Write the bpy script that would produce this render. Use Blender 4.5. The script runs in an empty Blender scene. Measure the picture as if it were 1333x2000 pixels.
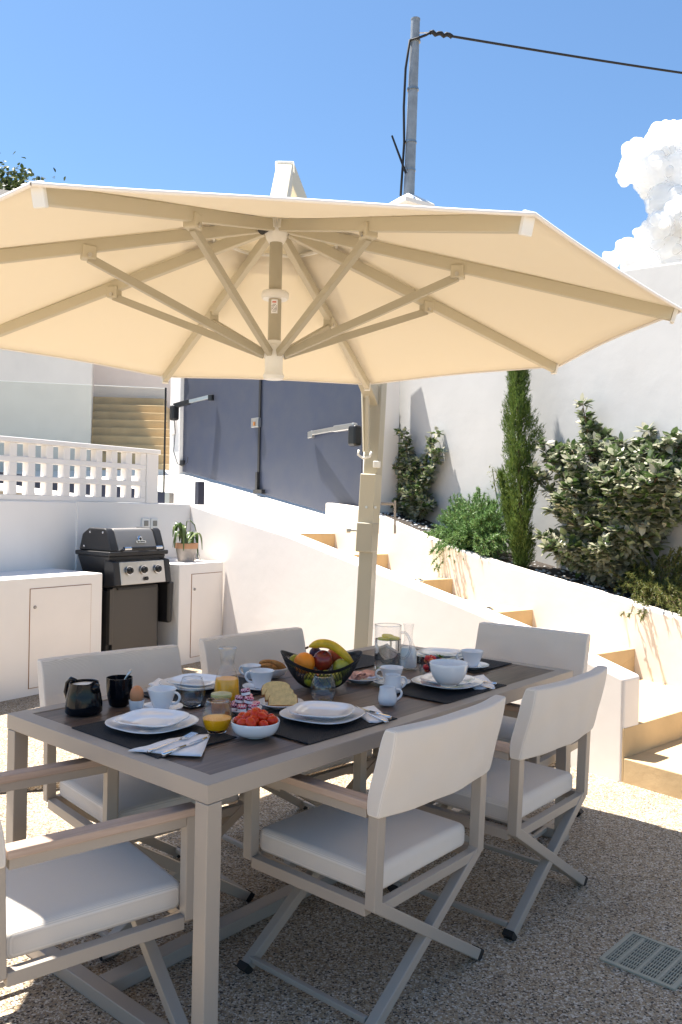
import bpy, math, random
import numpy as np
from mathutils import Vector, Matrix, noise
R = math.radians
random.seed(7)
scene = bpy.context.scene
col = scene.collection
# ------------------------------------------------------------------ camera
CH, PIT, ROL, FPX = 1.455, .007, .0204, 1614.8
cam_d = bpy.data.cameras.new('camera'); cam = bpy.data.objects.new('camera', cam_d); col.objects.link(cam)
cam.location = (0, 0, CH)
cam_d.sensor_fit = 'VERTICAL'; cam_d.sensor_height = 36; cam_d.sensor_width = 24
cam_d.lens = FPX / 2000 * 36
cam_d.clip_start = .05; cam_d.clip_end = 3000
cam.rotation_euler = (Matrix.Rotation(R(90) - PIT, 4, 'X') @ Matrix.Rotation(ROL, 4, 'Z')).to_euler()
scene.camera = cam
# ------------------------------------------------------------------ sky, sun, exposure
SUN_AZ = Vector((-.862, .507)).normalized(); SUN_EL = R(68.5)
w = bpy.data.worlds.new('World'); scene.world = w; w.use_nodes = True
nt = w.node_tree
bg = nt.nodes['Background']
sky = nt.nodes.new('ShaderNodeTexSky'); sky.sky_type = 'NISHITA'; sky.sun_disc = False
sky.sun_elevation = SUN_EL; sky.sun_rotation = math.atan2(SUN_AZ.x, SUN_AZ.y)
sky.altitude = 20; sky.air_density = 1.0; sky.dust_density = .5; sky.ozone_density = 1.2
vm_ = nt.nodes.new('ShaderNodeVectorMath'); vm_.operation = 'MULTIPLY'; vm_.inputs[1].default_value = (.77, .96, 1.08)
nt.links.new(sky.outputs[0], vm_.inputs[0]); nt.links.new(vm_.outputs[0], bg.inputs[0]); bg.inputs[1].default_value = .059
sl = bpy.data.lights.new('sun', 'SUN'); sl.energy = 5.0; sl.angle = R(.5); sl.color = (1, .94, .85)
sun = bpy.data.objects.new('sun', sl); col.objects.link(sun)
sd = Vector((SUN_AZ.x * math.cos(SUN_EL), SUN_AZ.y * math.cos(SUN_EL), math.sin(SUN_EL)))
sun.rotation_euler = sd.to_track_quat('Z', 'Y').to_euler(); sun.location = (-6, 4, 14)
vs = scene.view_settings; vs.view_transform = 'Standard'; vs.look = 'None'; vs.gamma = 1; vs.exposure = 1.66
try: scene.cycles.max_bounces = 14; scene.cycles.transparent_max_bounces = 40; scene.cycles.transmission_bounces = 14; scene.cycles.diffuse_bounces = 6
except Exception: pass

# ------------------------------------------------------------------ measuring helpers
def ray(px, py):
    u = (px - 666.5) / FPX; v = (1000 - py) / FPX
    cr, sr, cp, sp = math.cos(ROL), math.sin(ROL), math.cos(PIT), math.sin(PIT)
    x = u * cr - v * sr; up = u * sr + v * cr
    return Vector((x, cp + up * sp, -sp + up * cp))
def G(px, py, z=0.0):
    r = ray(px, py); return Vector((0, 0, CH)) + r * ((z - CH) / r.z)
def DD(px, py, d):
    r = ray(px, py); return Vector((0, 0, CH)) + r / r.y * d
def WP(px, py, p, q):
    r = ray(px, py); dx, dy = q[0] - p[0], q[1] - p[1]; nx, ny = -dy, dx
    t = (nx * p[0] + ny * p[1]) / (nx * r.x + ny * r.y)
    return Vector((0, 0, CH)) + r * t
# ------------------------------------------------------------------ materials
MATS = {}
def mat(name, color, rough=.6, metal=0., bump=0., bscale=60., var=0., vscale=3., coat=0., trans=0., ior=1.45, spec=.5, sss=0., color2=None, detail=4., sheen=0.):
    m = bpy.data.materials.new(name); m.use_nodes = True; n = m.node_tree; b = n.nodes['Principled BSDF']
    L = n.links.new
    b.inputs['Base Color'].default_value = (*color, 1); b.inputs['Roughness'].default_value = rough
    b.inputs['Metallic'].default_value = metal; b.inputs['Coat Weight'].default_value = coat
    b.inputs['Transmission Weight'].default_value = trans; b.inputs['IOR'].default_value = ior
    b.inputs['Specular IOR Level'].default_value = spec
    if sheen: b.inputs['Sheen Weight'].default_value = sheen
    if sss: b.inputs['Subsurface Weight'].default_value = sss; b.inputs['Subsurface Scale'].default_value = .01
    tc = n.nodes.new('ShaderNodeTexCoord')
    if var:
        nz = n.nodes.new('ShaderNodeTexNoise'); nz.inputs['Scale'].default_value = vscale; nz.inputs['Detail'].default_value = detail
        L(tc.outputs['Object'], nz.inputs['Vector'])
        mx = n.nodes.new('ShaderNodeMix'); mx.data_type = 'RGBA'
        rp = n.nodes.new('ShaderNodeMapRange'); rp.inputs[1].default_value = .35; rp.inputs[2].default_value = .65
        L(nz.outputs[0], rp.inputs[0]); L(rp.outputs[0], mx.inputs[0])
        c2 = color2 or tuple(c * (1 - var) for c in color)
        mx.inputs[6].default_value = (*color, 1); mx.inputs[7].default_value = (*c2, 1)
        L(mx.outputs[2], b.inputs['Base Color'])
    if bump:
        nb = n.nodes.new('ShaderNodeTexNoise'); nb.inputs['Scale'].default_value = bscale; nb.inputs['Detail'].default_value = 5
        L(tc.outputs['Object'], nb.inputs['Vector'])
        bp = n.nodes.new('ShaderNodeBump'); bp.inputs['Strength'].default_value = bump; bp.inputs['Distance'].default_value = .02
        L(nb.outputs[0], bp.inputs['Height']); L(bp.outputs[0], b.inputs['Normal'])
    MATS[name] = m; return m
M = MATS
mat('render_white', (.84, .805, .77), .85, bump=.07, bscale=11, var=.045, vscale=1.3, spec=.2)
mat('render_side', (.79, .745, .71), .85, bump=.07, bscale=11, var=.045, vscale=1.3, spec=.2)
mat('render_cream', (.78, .715, .645), .85, bump=.08, bscale=11, var=.05, vscale=1.3, spec=.2)
mat('render_pink', (.84, .74, .68), .85, bump=.06, bscale=14, var=.05, spec=.2)
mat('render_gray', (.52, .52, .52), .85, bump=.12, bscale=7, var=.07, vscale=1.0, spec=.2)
mat('door_white', (.83, .78, .735), .6, bump=.05, var=.04)
mat('plaster_ochre', (.58, .43, .25), .75, bump=.12, bscale=20, var=.14, vscale=3.5, spec=.3)
mat('driveway', (.78, .75, .70), .8, bump=.15, bscale=30, var=.06, vscale=2)
mat('taupe_metal', (.365, .315, .265), .42, bump=.03, bscale=300, spec=.5)
mat('taupe_light', (.52, .475, .365), .4, spec=.5)
mat('mast_metal', (.42, .385, .30), .4, spec=.5)
mat('white_plastic', (.8, .79, .76), .35)
mat('black_plastic', (.012, .012, .013), .35)
mat('black_satin', (.02, .02, .022), .45, bump=.05, bscale=200)
mat('black_gloss', (.005, .006, .009), .12, spec=.35)
mat('steel', (.55, .54, .52), .32, metal=1, bump=.05, bscale=90)
mat('steel_dark', (.36, .34, .32), .38, metal=1)
mat('bbq_steel', (.25, .24, .23), .5, metal=.7, bump=.03)
mat('chrome', (.75, .75, .76), .12, metal=1)
mat('door_dark', (.075, .070, .066), .38, metal=.5, bump=.03)
mat('galvanised', (.30, .33, .36), .5, metal=.35, var=.25, vscale=9)
mat('rubber', (.012, .012, .012), .6)
mat('dark_blue', (.018, .022, .045), .5)
mat('gate_blue', (.043, .052, .086), .42, bump=.04, bscale=45, var=.25, vscale=5, color2=(.052, .060, .088), detail=9)
mat('porcelain', (.80, .81, .83), .12, coat=.4, spec=.5)

mat('water', (.97, 1, 1), .0, trans=1., ior=1.33)
def thin(name, tint, edge, refl):
    m = bpy.data.materials.new(name); m.use_nodes = True; n = m.node_tree; n.nodes.remove(n.nodes['Principled BSDF']); L = n.links.new
    tr = n.nodes.new('ShaderNodeBsdfTransparent'); gl = n.nodes.new('ShaderNodeBsdfGlossy'); gl.inputs['Roughness'].default_value = .02
    lw = n.nodes.new('ShaderNodeLayerWeight'); lw.inputs[0].default_value = refl; mx = n.nodes.new('ShaderNodeMixShader')
    l2 = n.nodes.new('ShaderNodeLayerWeight'); l2.inputs[0].default_value = .22; cm = n.nodes.new('ShaderNodeMix'); cm.data_type = 'RGBA'
    cm.inputs[6].default_value = (*tint, 1); cm.inputs[7].default_value = (*edge, 1); L(l2.outputs['Facing'], cm.inputs[0]); L(cm.outputs[2], tr.inputs[0])
    lw.inputs[0].default_value = .5; pw = n.nodes.new('ShaderNodeMath'); pw.operation = 'POWER'; L(lw.outputs['Facing'], pw.inputs[0]); pw.inputs[1].default_value = 4
    ma = n.nodes.new('ShaderNodeMath'); ma.operation = 'MULTIPLY_ADD'; L(pw.outputs[0], ma.inputs[0]); ma.inputs[1].default_value = refl * 3.; ma.inputs[2].default_value = refl * .3; L(ma.outputs[0], mx.inputs[0]); L(tr.outputs[0], mx.inputs[1]); L(gl.outputs[0], mx.inputs[2]); L(mx.outputs[0], n.nodes['Material Output'].inputs[0]); MATS[name] = m
thin('glass', (.99, .99, .99), (.89, .90, .90), .14)
thin('glass_rim', (.93, .94, .95), (.80, .82, .83), .45)
mat('glass_solid', (1, 1, 1), .0, trans=1., ior=1.45)
thin('glass_pane', (.95, .955, .935), (.86, .90, .86), .04)
mat('house_white', (.72, .67, .61), .85, bump=.08, bscale=7, var=.05, spec=.2)
mat('juice', (.95, .45, .008), .3)
mat('milk', (.85, .84, .80), .3)
mat('honey_lid', (.42, .40, .16), .25)
mat('honey', (.50, .15, .010), .1, coat=.4)
mat('napkin', (.84, .84, .86), .9, bump=.15, bscale=60)
mat('egg', (.55, .24, .11), .5, bump=.03, bscale=200)
mat('bread', (.80, .60, .28), .9, bump=.5, bscale=160, var=.2, vscale=60)
mat('crust', (.34, .15, .045), .8, bump=.2, bscale=80)
mat('toast', (.50, .24, .075), .85, bump=.4, bscale=120, var=.4, vscale=30)
mat('tomato', (.52, .018, .006), .22, spec=.4, var=.2, vscale=60, color2=(.62, .06, .008))
mat('orange_peel', (.85, .26, .012), .4, bump=.3, bscale=260)
mat('banana', (.72, .47, .03), .45, var=.5, vscale=38, color2=(.50, .34, .02), detail=2)
mat('stem_brown', (.10, .06, .03), .8)
mat('apple_red', (.11, .010, .012), .25, coat=.3, var=.5, vscale=14, color2=(.28, .03, .015))
mat('apple_green', (.36, .38, .05), .3, coat=.3, var=.2, vscale=14)
mat('lime_fruit', (.30, .30, .02), .38, bump=.2, bscale=160)
mat('peach', (.60, .22, .06), .5, var=.6, vscale=12, color2=(.45, .06, .02))
mat('plum', (.035, .012, .04), .4)
mat('lemon', (.70, .60, .07), .35)
mat('ham', (.76, .42, .34), .45, var=.3, vscale=40)
mat('berry_red', (.45, .012, .02), .25)
mat('leaf_mint', (.09, .2, .03), .5)
mat('terracotta', (.50, .27, .15), .8, bump=.1, var=.2)
mat('pot_gray', (.42, .37, .33), .8, bump=.2, bscale=40, var=.25, vscale=14)
mat('soil', (.055, .043, .035), .95, bump=.8, bscale=60, var=.4, vscale=30)
mat('bark', (.17, .105, .065), .9, bump=.5, bscale=50, var=.3, vscale=10)
mat('drain', (.38, .36, .28), .6)
mat('cable', (.008, .008, .01), .6)
mat('socket_grey', (.26, .25, .22), .4)
mat('earth', (.32, .27, .20), .95, var=.3, vscale=.4)
mat('weave_black', (.016, .017, .022), .6, bump=.6, bscale=300)
mat('bowl_black', (.012, .012, .016), .3)

def streaks(name, amt=.035):
    m = MATS[name]; n = m.node_tree; L = n.links.new; b = n.nodes['Principled BSDF']; src = b.inputs['Base Color'].links[0].from_socket
    tc = n.nodes.new('ShaderNodeTexCoord'); mp = n.nodes.new('ShaderNodeMapping'); mp.inputs['Scale'].default_value = (3.5, 3.5, .9); L(tc.outputs['Object'], mp.inputs[0])
    nz = n.nodes.new('ShaderNodeTexNoise'); nz.inputs['Scale'].default_value = 1; nz.inputs['Detail'].default_value = 6; L(mp.outputs[0], nz.inputs['Vector'])
    mr = n.nodes.new('ShaderNodeMapRange'); mr.inputs[1].default_value = .5; mr.inputs[2].default_value = .75; mr.inputs[3].default_value = 1; mr.inputs[4].default_value = 1 - amt; L(nz.outputs[0], mr.inputs[0])
    vm = n.nodes.new('ShaderNodeVectorMath'); vm.operation = 'SCALE'; L(src, vm.inputs[0]); L(mr.outputs[0], vm.inputs['Scale']); L(vm.outputs[0], b.inputs['Base Color'])
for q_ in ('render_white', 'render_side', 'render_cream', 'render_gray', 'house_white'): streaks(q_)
streaks('plaster_ochre', .12)
def fabric():
    m = mat('fabric', (.70, .655, .61), .9, spec=.2, sheen=.2); n = m.node_tree; L = n.links.new; b = n.nodes['Principled BSDF']
    tc = n.nodes.new('ShaderNodeTexCoord'); sx = n.nodes.new('ShaderNodeSeparateXYZ'); L(tc.outputs['Object'], sx.inputs[0])
    def wave(sock_a, sock_b):
        a = n.nodes.new('ShaderNodeMath'); a.operation = 'ADD'; L(sock_a, a.inputs[0]); L(sock_b, a.inputs[1])
        s = n.nodes.new('ShaderNodeMath'); s.operation = 'MULTIPLY'; L(a.outputs[0], s.inputs[0]); s.inputs[1].default_value = 2 * math.pi / .0052
        t = n.nodes.new('ShaderNodeMath'); t.operation = 'SINE'; L(s.outputs[0], t.inputs[0]); return t.outputs[0]
    ng = n.nodes.new('ShaderNodeMath'); ng.operation = 'MULTIPLY'; ng.inputs[1].default_value = -1; L(sx.outputs[0], ng.inputs[0])
    yz = n.nodes.new('ShaderNodeMath'); yz.operation = 'ADD'; L(sx.outputs[1], yz.inputs[0]); L(sx.outputs[2], yz.inputs[1])
    w1 = wave(sx.outputs[0], yz.outputs[0]); w2 = wave(ng.outputs[0], yz.outputs[0])
    mu = n.nodes.new('ShaderNodeMath'); mu.operation = 'MULTIPLY'; L(w1, mu.inputs[0]); L(w2, mu.inputs[1])
    mx = n.nodes.new('ShaderNodeMix'); mx.data_type = 'RGBA'; mr = n.nodes.new('ShaderNodeMapRange'); mr.inputs[1].default_value = -1
    L(mu.outputs[0], mr.inputs[0]); L(mr.outputs[0], mx.inputs[0])
    mx.inputs[6].default_value = (.56, .505, .445, 1); mx.inputs[7].default_value = (.86, .795, .72, 1); L(mx.outputs[2], b.inputs['Base Color'])
    bp = n.nodes.new('ShaderNodeBump'); bp.inputs['Strength'].default_value = .35; bp.inputs['Distance'].default_value = .002
    nz = n.nodes.new('ShaderNodeTexNoise'); nz.inputs['Scale'].default_value = 9; L(tc.outputs['Object'], nz.inputs['Vector'])
    bp2 = n.nodes.new('ShaderNodeBump'); bp2.inputs['Strength'].default_value = .10; bp2.inputs['Distance'].default_value = .03
    L(nz.outputs[0], bp2.inputs['Height']); L(mu.outputs[0], bp.inputs['Height']); L(bp2.outputs[0], bp.inputs['Normal']); L(bp.outputs[0], b.inputs['Normal'])
fabric()
def wood(name, c1, c2, rough, sc=(3, 45, 45), coat=0):
    m = mat(name, c1, rough, coat=coat); n = m.node_tree; L = n.links.new; b = n.nodes['Principled BSDF']
    tc = n.nodes.new('ShaderNodeTexCoord'); mp = n.nodes.new('ShaderNodeMapping'); mp.inputs['Scale'].default_value = sc
    L(tc.outputs['Object'], mp.inputs[0]); nz = n.nodes.new('ShaderNodeTexNoise'); nz.inputs['Scale'].default_value = 1; nz.inputs['Detail'].default_value = 8; nz.inputs['Roughness'].default_value = .65; nz.inputs['Distortion'].default_value = .8
    L(mp.outputs[0], nz.inputs['Vector']); r = n.nodes.new('ShaderNodeValToRGB'); r.color_ramp.elements[0].position = .32; r.color_ramp.elements[1].position = .68
    r.color_ramp.elements[0].color = (*c2, 1); r.color_ramp.elements[1].color = (*c1, 1); L(nz.outputs[0], r.inputs[0]); L(r.outputs[0], b.inputs['Base Color'])
    bp = n.nodes.new('ShaderNodeBump'); bp.inputs['Strength'].default_value = .12; bp.inputs['Distance'].default_value = .002; L(nz.outputs[0], bp.inputs['Height']); L(bp.outputs[0], b.inputs['Normal'])
wood('table_wood', (.185, .128, .098), (.070, .048, .038), .34)
wood('arm_wood', (.50, .375, .30), (.38, .275, .215), .5, (60, 4, 60))
def pebbles(name, dark=1.0):
    m = mat(name, (.3, .25, .2), .7, spec=.3); n = m.node_tree; L = n.links.new; b = n.nodes['Principled BSDF']
    tc = n.nodes.new('ShaderNodeTexCoord')
    v = n.nodes.new('ShaderNodeTexVoronoi'); v.inputs['Scale'].default_value = 165; L(tc.outputs['Object'], v.inputs['Vector'])
    sp = n.nodes.new('ShaderNodeSeparateColor'); L(v.outputs['Color'], sp.inputs[0])
    r = n.nodes.new('ShaderNodeValToRGB'); r.color_ramp.interpolation = 'CONSTANT'; els = r.color_ramp.elements
    cols = [(0, (.06, .045, .036)), (.10, (.20, .14, .092)), (.22, (.39, .28, .17)), (.42, (.50, .39, .265)), (.63, (.31, .26, .215)), (.72, (.58, .49, .375)), (.86, (.70, .63, .53))]
    els[0].position = 0; els[0].color = (*cols[0][1], 1); els[1].position = cols[1][0]; els[1].color = (*cols[1][1], 1)
    for p, c in cols[2:]: e = els.new(p); e.color = (*c, 1)
    L(sp.outputs[0], r.inputs[0])
    nz = n.nodes.new('ShaderNodeTexNoise'); nz.inputs['Scale'].default_value = 1.6; nz.inputs['Detail'].default_value = 6; L(tc.outputs['Object'], nz.inputs['Vector'])
    mr = n.nodes.new('ShaderNodeMapRange'); mr.inputs[1].default_value = .3; mr.inputs[2].default_value = .7; mr.inputs[3].default_value = .8 * dark; mr.inputs[4].default_value = 1.15 * dark; L(nz.outputs[0], mr.inputs[0])
    vm = n.nodes.new('ShaderNodeVectorMath'); vm.operation = 'SCALE'; L(r.outputs[0], vm.inputs[0]); L(mr.outputs[0], vm.inputs['Scale'])
    # cement between the stones
    v2 = n.nodes.new('ShaderNodeTexVoronoi'); v2.feature = 'DISTANCE_TO_EDGE'; v2.inputs['Scale'].default_value = 165; L(tc.outputs['Object'], v2.inputs['Vector'])
    m2 = n.nodes.new('ShaderNodeMapRange'); m2.inputs[1].default_value = .0; m2.inputs[2].default_value = .09; L(v2.outputs[0], m2.inputs[0])
    mx = n.nodes.new('ShaderNodeMix'); mx.data_type = 'RGBA'; mx.inputs[6].default_value = (.33, .27, .20, 1); L(m2.outputs[0], mx.inputs[0]); L(vm.outputs[0], mx.inputs[7])
    L(mx.outputs[2], b.inputs['Base Color'])
    bp = n.nodes.new('ShaderNodeBump'); bp.inputs['Strength'].default_value = .7; bp.inputs['Distance'].default_value = .004; L(m2.outputs[0], bp.inputs['Height']); L(bp.outputs[0], b.inputs['Normal'])
pebbles('pebbles')
def canvas():
    m = mat('canvas', (.80, .745, .635), .9, bump=.25, bscale=5); n = m.node_tree; L = n.links.new; b = n.nodes['Principled BSDF']
    tr = n.nodes.new('ShaderNodeBsdfTranslucent'); tr.inputs[0].default_value = (.92, .83, .655, 1)
    mx = n.nodes.new('ShaderNodeMixShader'); mx.inputs[0].default_value = .155; L(b.outputs[0], mx.inputs[1]); L(tr.outputs[0], mx.inputs[2]); L(mx.outputs[0], n.nodes['Material Output'].inputs[0])
canvas()
def leafmat(name, c, c2, tl=.3, rough=.4, under=None, spec=.5):
    m = mat(name, c, rough, spec=spec); n = m.node_tree; L = n.links.new; b = n.nodes['Principled BSDF']
    g = n.nodes.new('ShaderNodeNewGeometry'); mx0 = n.nodes.new('ShaderNodeMix'); mx0.data_type = 'RGBA'
    pw_ = n.nodes.new('ShaderNodeMath'); pw_.operation = 'POWER'; pw_.inputs[1].default_value = 2.8 if under else 1.; L(g.outputs['Random Per Island'], pw_.inputs[0]); L(pw_.outputs[0], mx0.inputs[0]); mx0.inputs[6].default_value = (*c, 1); mx0.inputs[7].default_value = (*c2, 1)
    out = mx0.outputs[2]
    if under:
        mu = n.nodes.new('ShaderNodeMix'); mu.data_type = 'RGBA'; L(g.outputs['Backfacing'], mu.inputs[0]); L(out, mu.inputs[6]); mu.inputs[7].default_value = (*under, 1); out = mu.outputs[2]
    L(out, b.inputs['Base Color'])
    tr = n.nodes.new('ShaderNodeBsdfTranslucent'); L(out, tr.inputs[0])
    mx = n.nodes.new('ShaderNodeMixShader'); mx.inputs[0].default_value = tl; L(b.outputs[0], mx.inputs[1]); L(tr.outputs[0], mx.inputs[2]); L(mx.outputs[0], n.nodes['Material Output'].inputs[0])
leafmat('leaf_elaeagnus', (.065, .12, .032), (.52, .55, .42), .22, .32, under=(.34, .33, .24), spec=.7)  # palest tone mixes silvery leaf colour with painted-in sun glints
leafmat('leaf_cypress', (.045, .095, .014), (.14, .20, .04), .3, .6)
leafmat('leaf_rosemary', (.06, .15, .035), (.20, .32, .11), .3, .5)
leafmat('leaf_rosemary_yellow', (.06, .09, .02), (.20, .21, .06), .3, .5)
leafmat('leaf_oak', (.03, .05, .015), (.07, .09, .03), .25, .5)
leafmat('leaf_pot', (.04, .09, .02), (.16, .2, .07), .25, .35)
# cloud
m = mat('cloud', (.98, .98, .985), 1., spec=0.); n_c = m.node_tree; b_c = n_c.nodes['Principled BSDF']
t_c = n_c.nodes.new('ShaderNodeBsdfTranslucent'); t_c.inputs[0].default_value = (1, 1, 1, 1); x_c = n_c.nodes.new('ShaderNodeMixShader'); x_c.inputs[0].default_value = .6
n_c.links.new(b_c.outputs[0], x_c.inputs[1]); n_c.links.new(t_c.outputs[0], x_c.inputs[2]); lw_c = n_c.nodes.new('ShaderNodeLayerWeight'); lw_c.inputs[0].default_value = .5; nz_c = n_c.nodes.new('ShaderNodeTexNoise'); nz_c.inputs['Scale'].default_value = .35; nz_c.inputs['Detail'].default_value = 8
tc_c = n_c.nodes.new('ShaderNodeTexCoord'); n_c.links.new(tc_c.outputs['Object'], nz_c.inputs['Vector'])
ad_c = n_c.nodes.new('ShaderNodeMath'); ad_c.operation = 'MULTIPLY_ADD'; n_c.links.new(nz_c.outputs[0], ad_c.inputs[0]); ad_c.inputs[1].default_value = .5; n_c.links.new(lw_c.outputs['Facing'], ad_c.inputs[2])
mr_c = n_c.nodes.new('ShaderNodeMapRange'); mr_c.interpolation_type = 'SMOOTHSTEP'; mr_c.inputs[1].default_value = .60; mr_c.inputs[2].default_value = 1.10; n_c.links.new(ad_c.outputs[0], mr_c.inputs[0])
tp_c = n_c.nodes.new('ShaderNodeBsdfTransparent'); m2_c = n_c.nodes.new('ShaderNodeMixShader'); n_c.links.new(mr_c.outputs[0], m2_c.inputs[0]); n_c.links.new(x_c.outputs[0], m2_c.inputs[1]); n_c.links.new(tp_c.outputs[0], m2_c.inputs[2])
n_c.links.new(m2_c.outputs[0], n_c.nodes['Material Output'].inputs[0])

# ------------------------------------------------------------------ mesh builder
class MB:
    def __init__(s): s.v = []; s.f = []
    def add(s, vs, fs):
        o = len(s.v); s.v += [tuple(p) for p in vs]; s.f += [tuple(i + o for i in f) for f in fs]; return s
    def box(s, c, size, rz=0, mtx=None):
        hx, hy, hz = [a / 2 for a in size]
        vs = [Vector((x, y, z)) for x in (-hx, hx) for y in (-hy, hy) for z in (-hz, hz)]
        m = mtx or Matrix.Rotation(rz, 3, 'Z')
        vs = [m @ p + Vector(c) for p in vs]
        return s.add(vs, [(0, 1, 3, 2), (4, 6, 7, 5), (0, 4, 5, 1), (2, 3, 7, 6), (0, 2, 6, 4), (1, 5, 7, 3)])
    def bar(s, a, b, w, h, up=(0, 0, 1)):
        a, b, up = Vector(a), Vector(b), Vector(up); d = (b - a); L = d.length; d.normalize()
        sx = d.cross(up)
        if sx.length < 1e-4: sx = d.cross(Vector((0, 1, 0)))
        sx.normalize(); u2 = sx.cross(d)
        m = Matrix((sx, d, u2)).transposed()
        return s.box((a + b) / 2, (w, L, h), mtx=m)
    def tube(s, pts, r, n=8, caps=True):
        pts = [Vector(p) for p in pts]; rs = r if isinstance(r, (list, tuple)) else [r] * len(pts); base = len(s.v); prev = None
        for i, p in enumerate(pts):
            t = (pts[min(i + 1, len(pts) - 1)] - pts[max(i - 1, 0)]).normalized()
            if prev is None:
                a = t.cross(Vector((0, 0, 1)));
                if a.length < 1e-3: a = t.cross(Vector((0, 1, 0)))
            else: a = prev - t * prev.dot(t)
            a.normalize(); prev = a; b = t.cross(a)
            for k in range(n): s.v.append(tuple(p + (a * math.cos(2 * math.pi * k / n) + b * math.sin(2 * math.pi * k / n)) * rs[i]))
        for i in range(len(pts) - 1):
            for k in range(n):
                k2 = (k + 1) % n; o = base + i * n
                s.f.append((o + k, o + k2, o + n + k2, o + n + k))
        if caps: s.f.append(tuple(base + k for k in range(n))[::-1]); s.f.append(tuple(base + (len(pts) - 1) * n + k for k in range(n)))
        return s
    def lathe(s, prof, n=32, c=(0, 0, 0), sq=0., closed=False, sx=1., wave=None):
        base = len(s.v); c = Vector(c)
        for (r, z) in prof:
            for k in range(n):
                a = 2 * math.pi * k / n; q = 1.
                if sq: q = 1 + sq * (-(math.cos(4 * a)))
                zz = z + (wave(a, r, z) if wave else 0)
                s.v.append((c.x + r * q * math.cos(a) * sx, c.y + r * q * math.sin(a), c.z + zz))
        m = len(prof); rng = range(m) if closed else range(m - 1)
        for i in rng:
            j = (i + 1) % m
            for k in range(n):
                k2 = (k + 1) % n; s.f.append((base + i * n + k, base + i * n + k2, base + j * n + k2, base + j * n + k))
        if not closed:
            if prof[0][0] > 1e-6: s.f.append(tuple(base + k for k in range(n))[::-1])
            if prof[-1][0] > 1e-6: s.f.append(tuple(base + (m - 1) * n + k for k in range(n)))
        return s
    def prism(s, poly, z0, z1):
        n = len(poly); f = (lambda z, i: z[i] if isinstance(z, (list, tuple)) else z)
        vs = [(p[0], p[1], f(z0, i)) for i, p in enumerate(poly)] + [(p[0], p[1], f(z1, i)) for i, p in enumerate(poly)]
        return s.add(vs, [tuple(range(n))[::-1], tuple(range(n, 2 * n))] + [(i, (i + 1) % n, n + (i + 1) % n, n + i) for i in range(n)])
    def ball(s, c, r, n=16, m=10, sc=(1, 1, 1), mtx=None):
        base = len(s.v); c = Vector(c)
        for i in range(m + 1):
            t = math.pi * i / m
            for k in range(n):
                a = 2 * math.pi * k / n
                p = Vector((math.sin(t) * math.cos(a) * sc[0], math.sin(t) * math.sin(a) * sc[1], math.cos(t) * sc[2])) * r
                if mtx: p = mtx @ p
                s.v.append(tuple(p + c))
        for i in range(m):
            for k in range(n):
                k2 = (k + 1) % n; s.f.append((base + i * n + k, base + (i + 1) * n + k, base + (i + 1) * n + k2, base + i * n + k2))
        return s
def make(name, mb, m, parent=None, loc=None, rz=0, smooth=False, bevel=0, weld=True, sub=0, segs=2):
    me = bpy.data.meshes.new(name); me.from_pydata(mb.v, [], mb.f); me.update()
    if weld or bevel:
        import bmesh
        bm = bmesh.new(); bm.from_mesh(me); bmesh.ops.remove_doubles(bm, verts=bm.verts, dist=1e-5)
        bmesh.ops.dissolve_degenerate(bm, edges=bm.edges, dist=1e-6)
        if weld != 'keep': bmesh.ops.recalc_face_normals(bm, faces=bm.faces)
        bm.to_mesh(me); bm.free()
    me.materials.append(MATS[m] if isinstance(m, str) else m)
    if smooth:
        me.polygons.foreach_set('use_smooth', [True] * len(me.polygons))
        if smooth is not True: me.set_sharp_from_angle(angle=R(smooth))
    o = bpy.data.objects.new(name, me); col.objects.link(o)
    if parent: o.parent = parent
    if loc is not None: o.location = loc
    if rz: o.rotation_euler = (0, 0, rz)
    if bevel:
        b = o.modifiers.new('bevel', 'BEVEL'); b.width = bevel; b.segments = segs; b.limit_method = 'ANGLE'; b.angle_limit = R(35)
        if segs > 1:
            me.polygons.foreach_set('use_smooth', [True] * len(me.polygons)); b.harden_normals = True; me.set_sharp_from_angle(angle=R(80))
    if sub: sm = o.modifiers.new('sub', 'SUBSURF'); sm.levels = sub; sm.render_levels = sub
    return o
def tag(o, label, cat, group=None):
    o['label'] = label; o['category'] = cat
    if group: o['group'] = group
    return o
def thing(name, label, cat, loc=(0, 0, 0), rz=0, group=None):
    o = bpy.data.objects.new(name, None); o.empty_display_size = .1; col.objects.link(o); o.location = loc; o.rotation_euler = (0, 0, rz)
    return tag(o, label, cat, group)
def struct(name, mb, m, **k):
    o = make(name, mb, m, **k); o['kind'] = 'structure'; return o
def children(o): return list(o.children)
def copy_tree(o, parent=None):
    c = o.copy(); col.objects.link(c)
    if parent: c.parent = parent
    for ch in children(o): copy_tree(ch, c)
    return c
def v2(p): return Vector((p[0], p[1]))
def lerp(a, b, t): return a + (b - a) * t

# ================================================================== SETTING
# directions: U runs down the side wall, Mm across the stepped path, CD along the counters
U = Vector((.643, -.765)); PD = Vector((-.557, .831)); PN = Vector((.831, .557))
C0 = Vector((2.086, 5.823)); RISER = Vector((-.79, -.613)).normalized()
sa = Vector((-1.053, 7.525)); se = Vector((1.541, 4.44)); SU = (se - sa).normalized(); SN = Vector((.765, .643))   # SN away from terrace
cA = Vector((-1.462, 8.012)); CD = Vector((.567, .824)).normalized(); CN = Vector((CD.y, -CD.x))   # CN towards terrace
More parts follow.
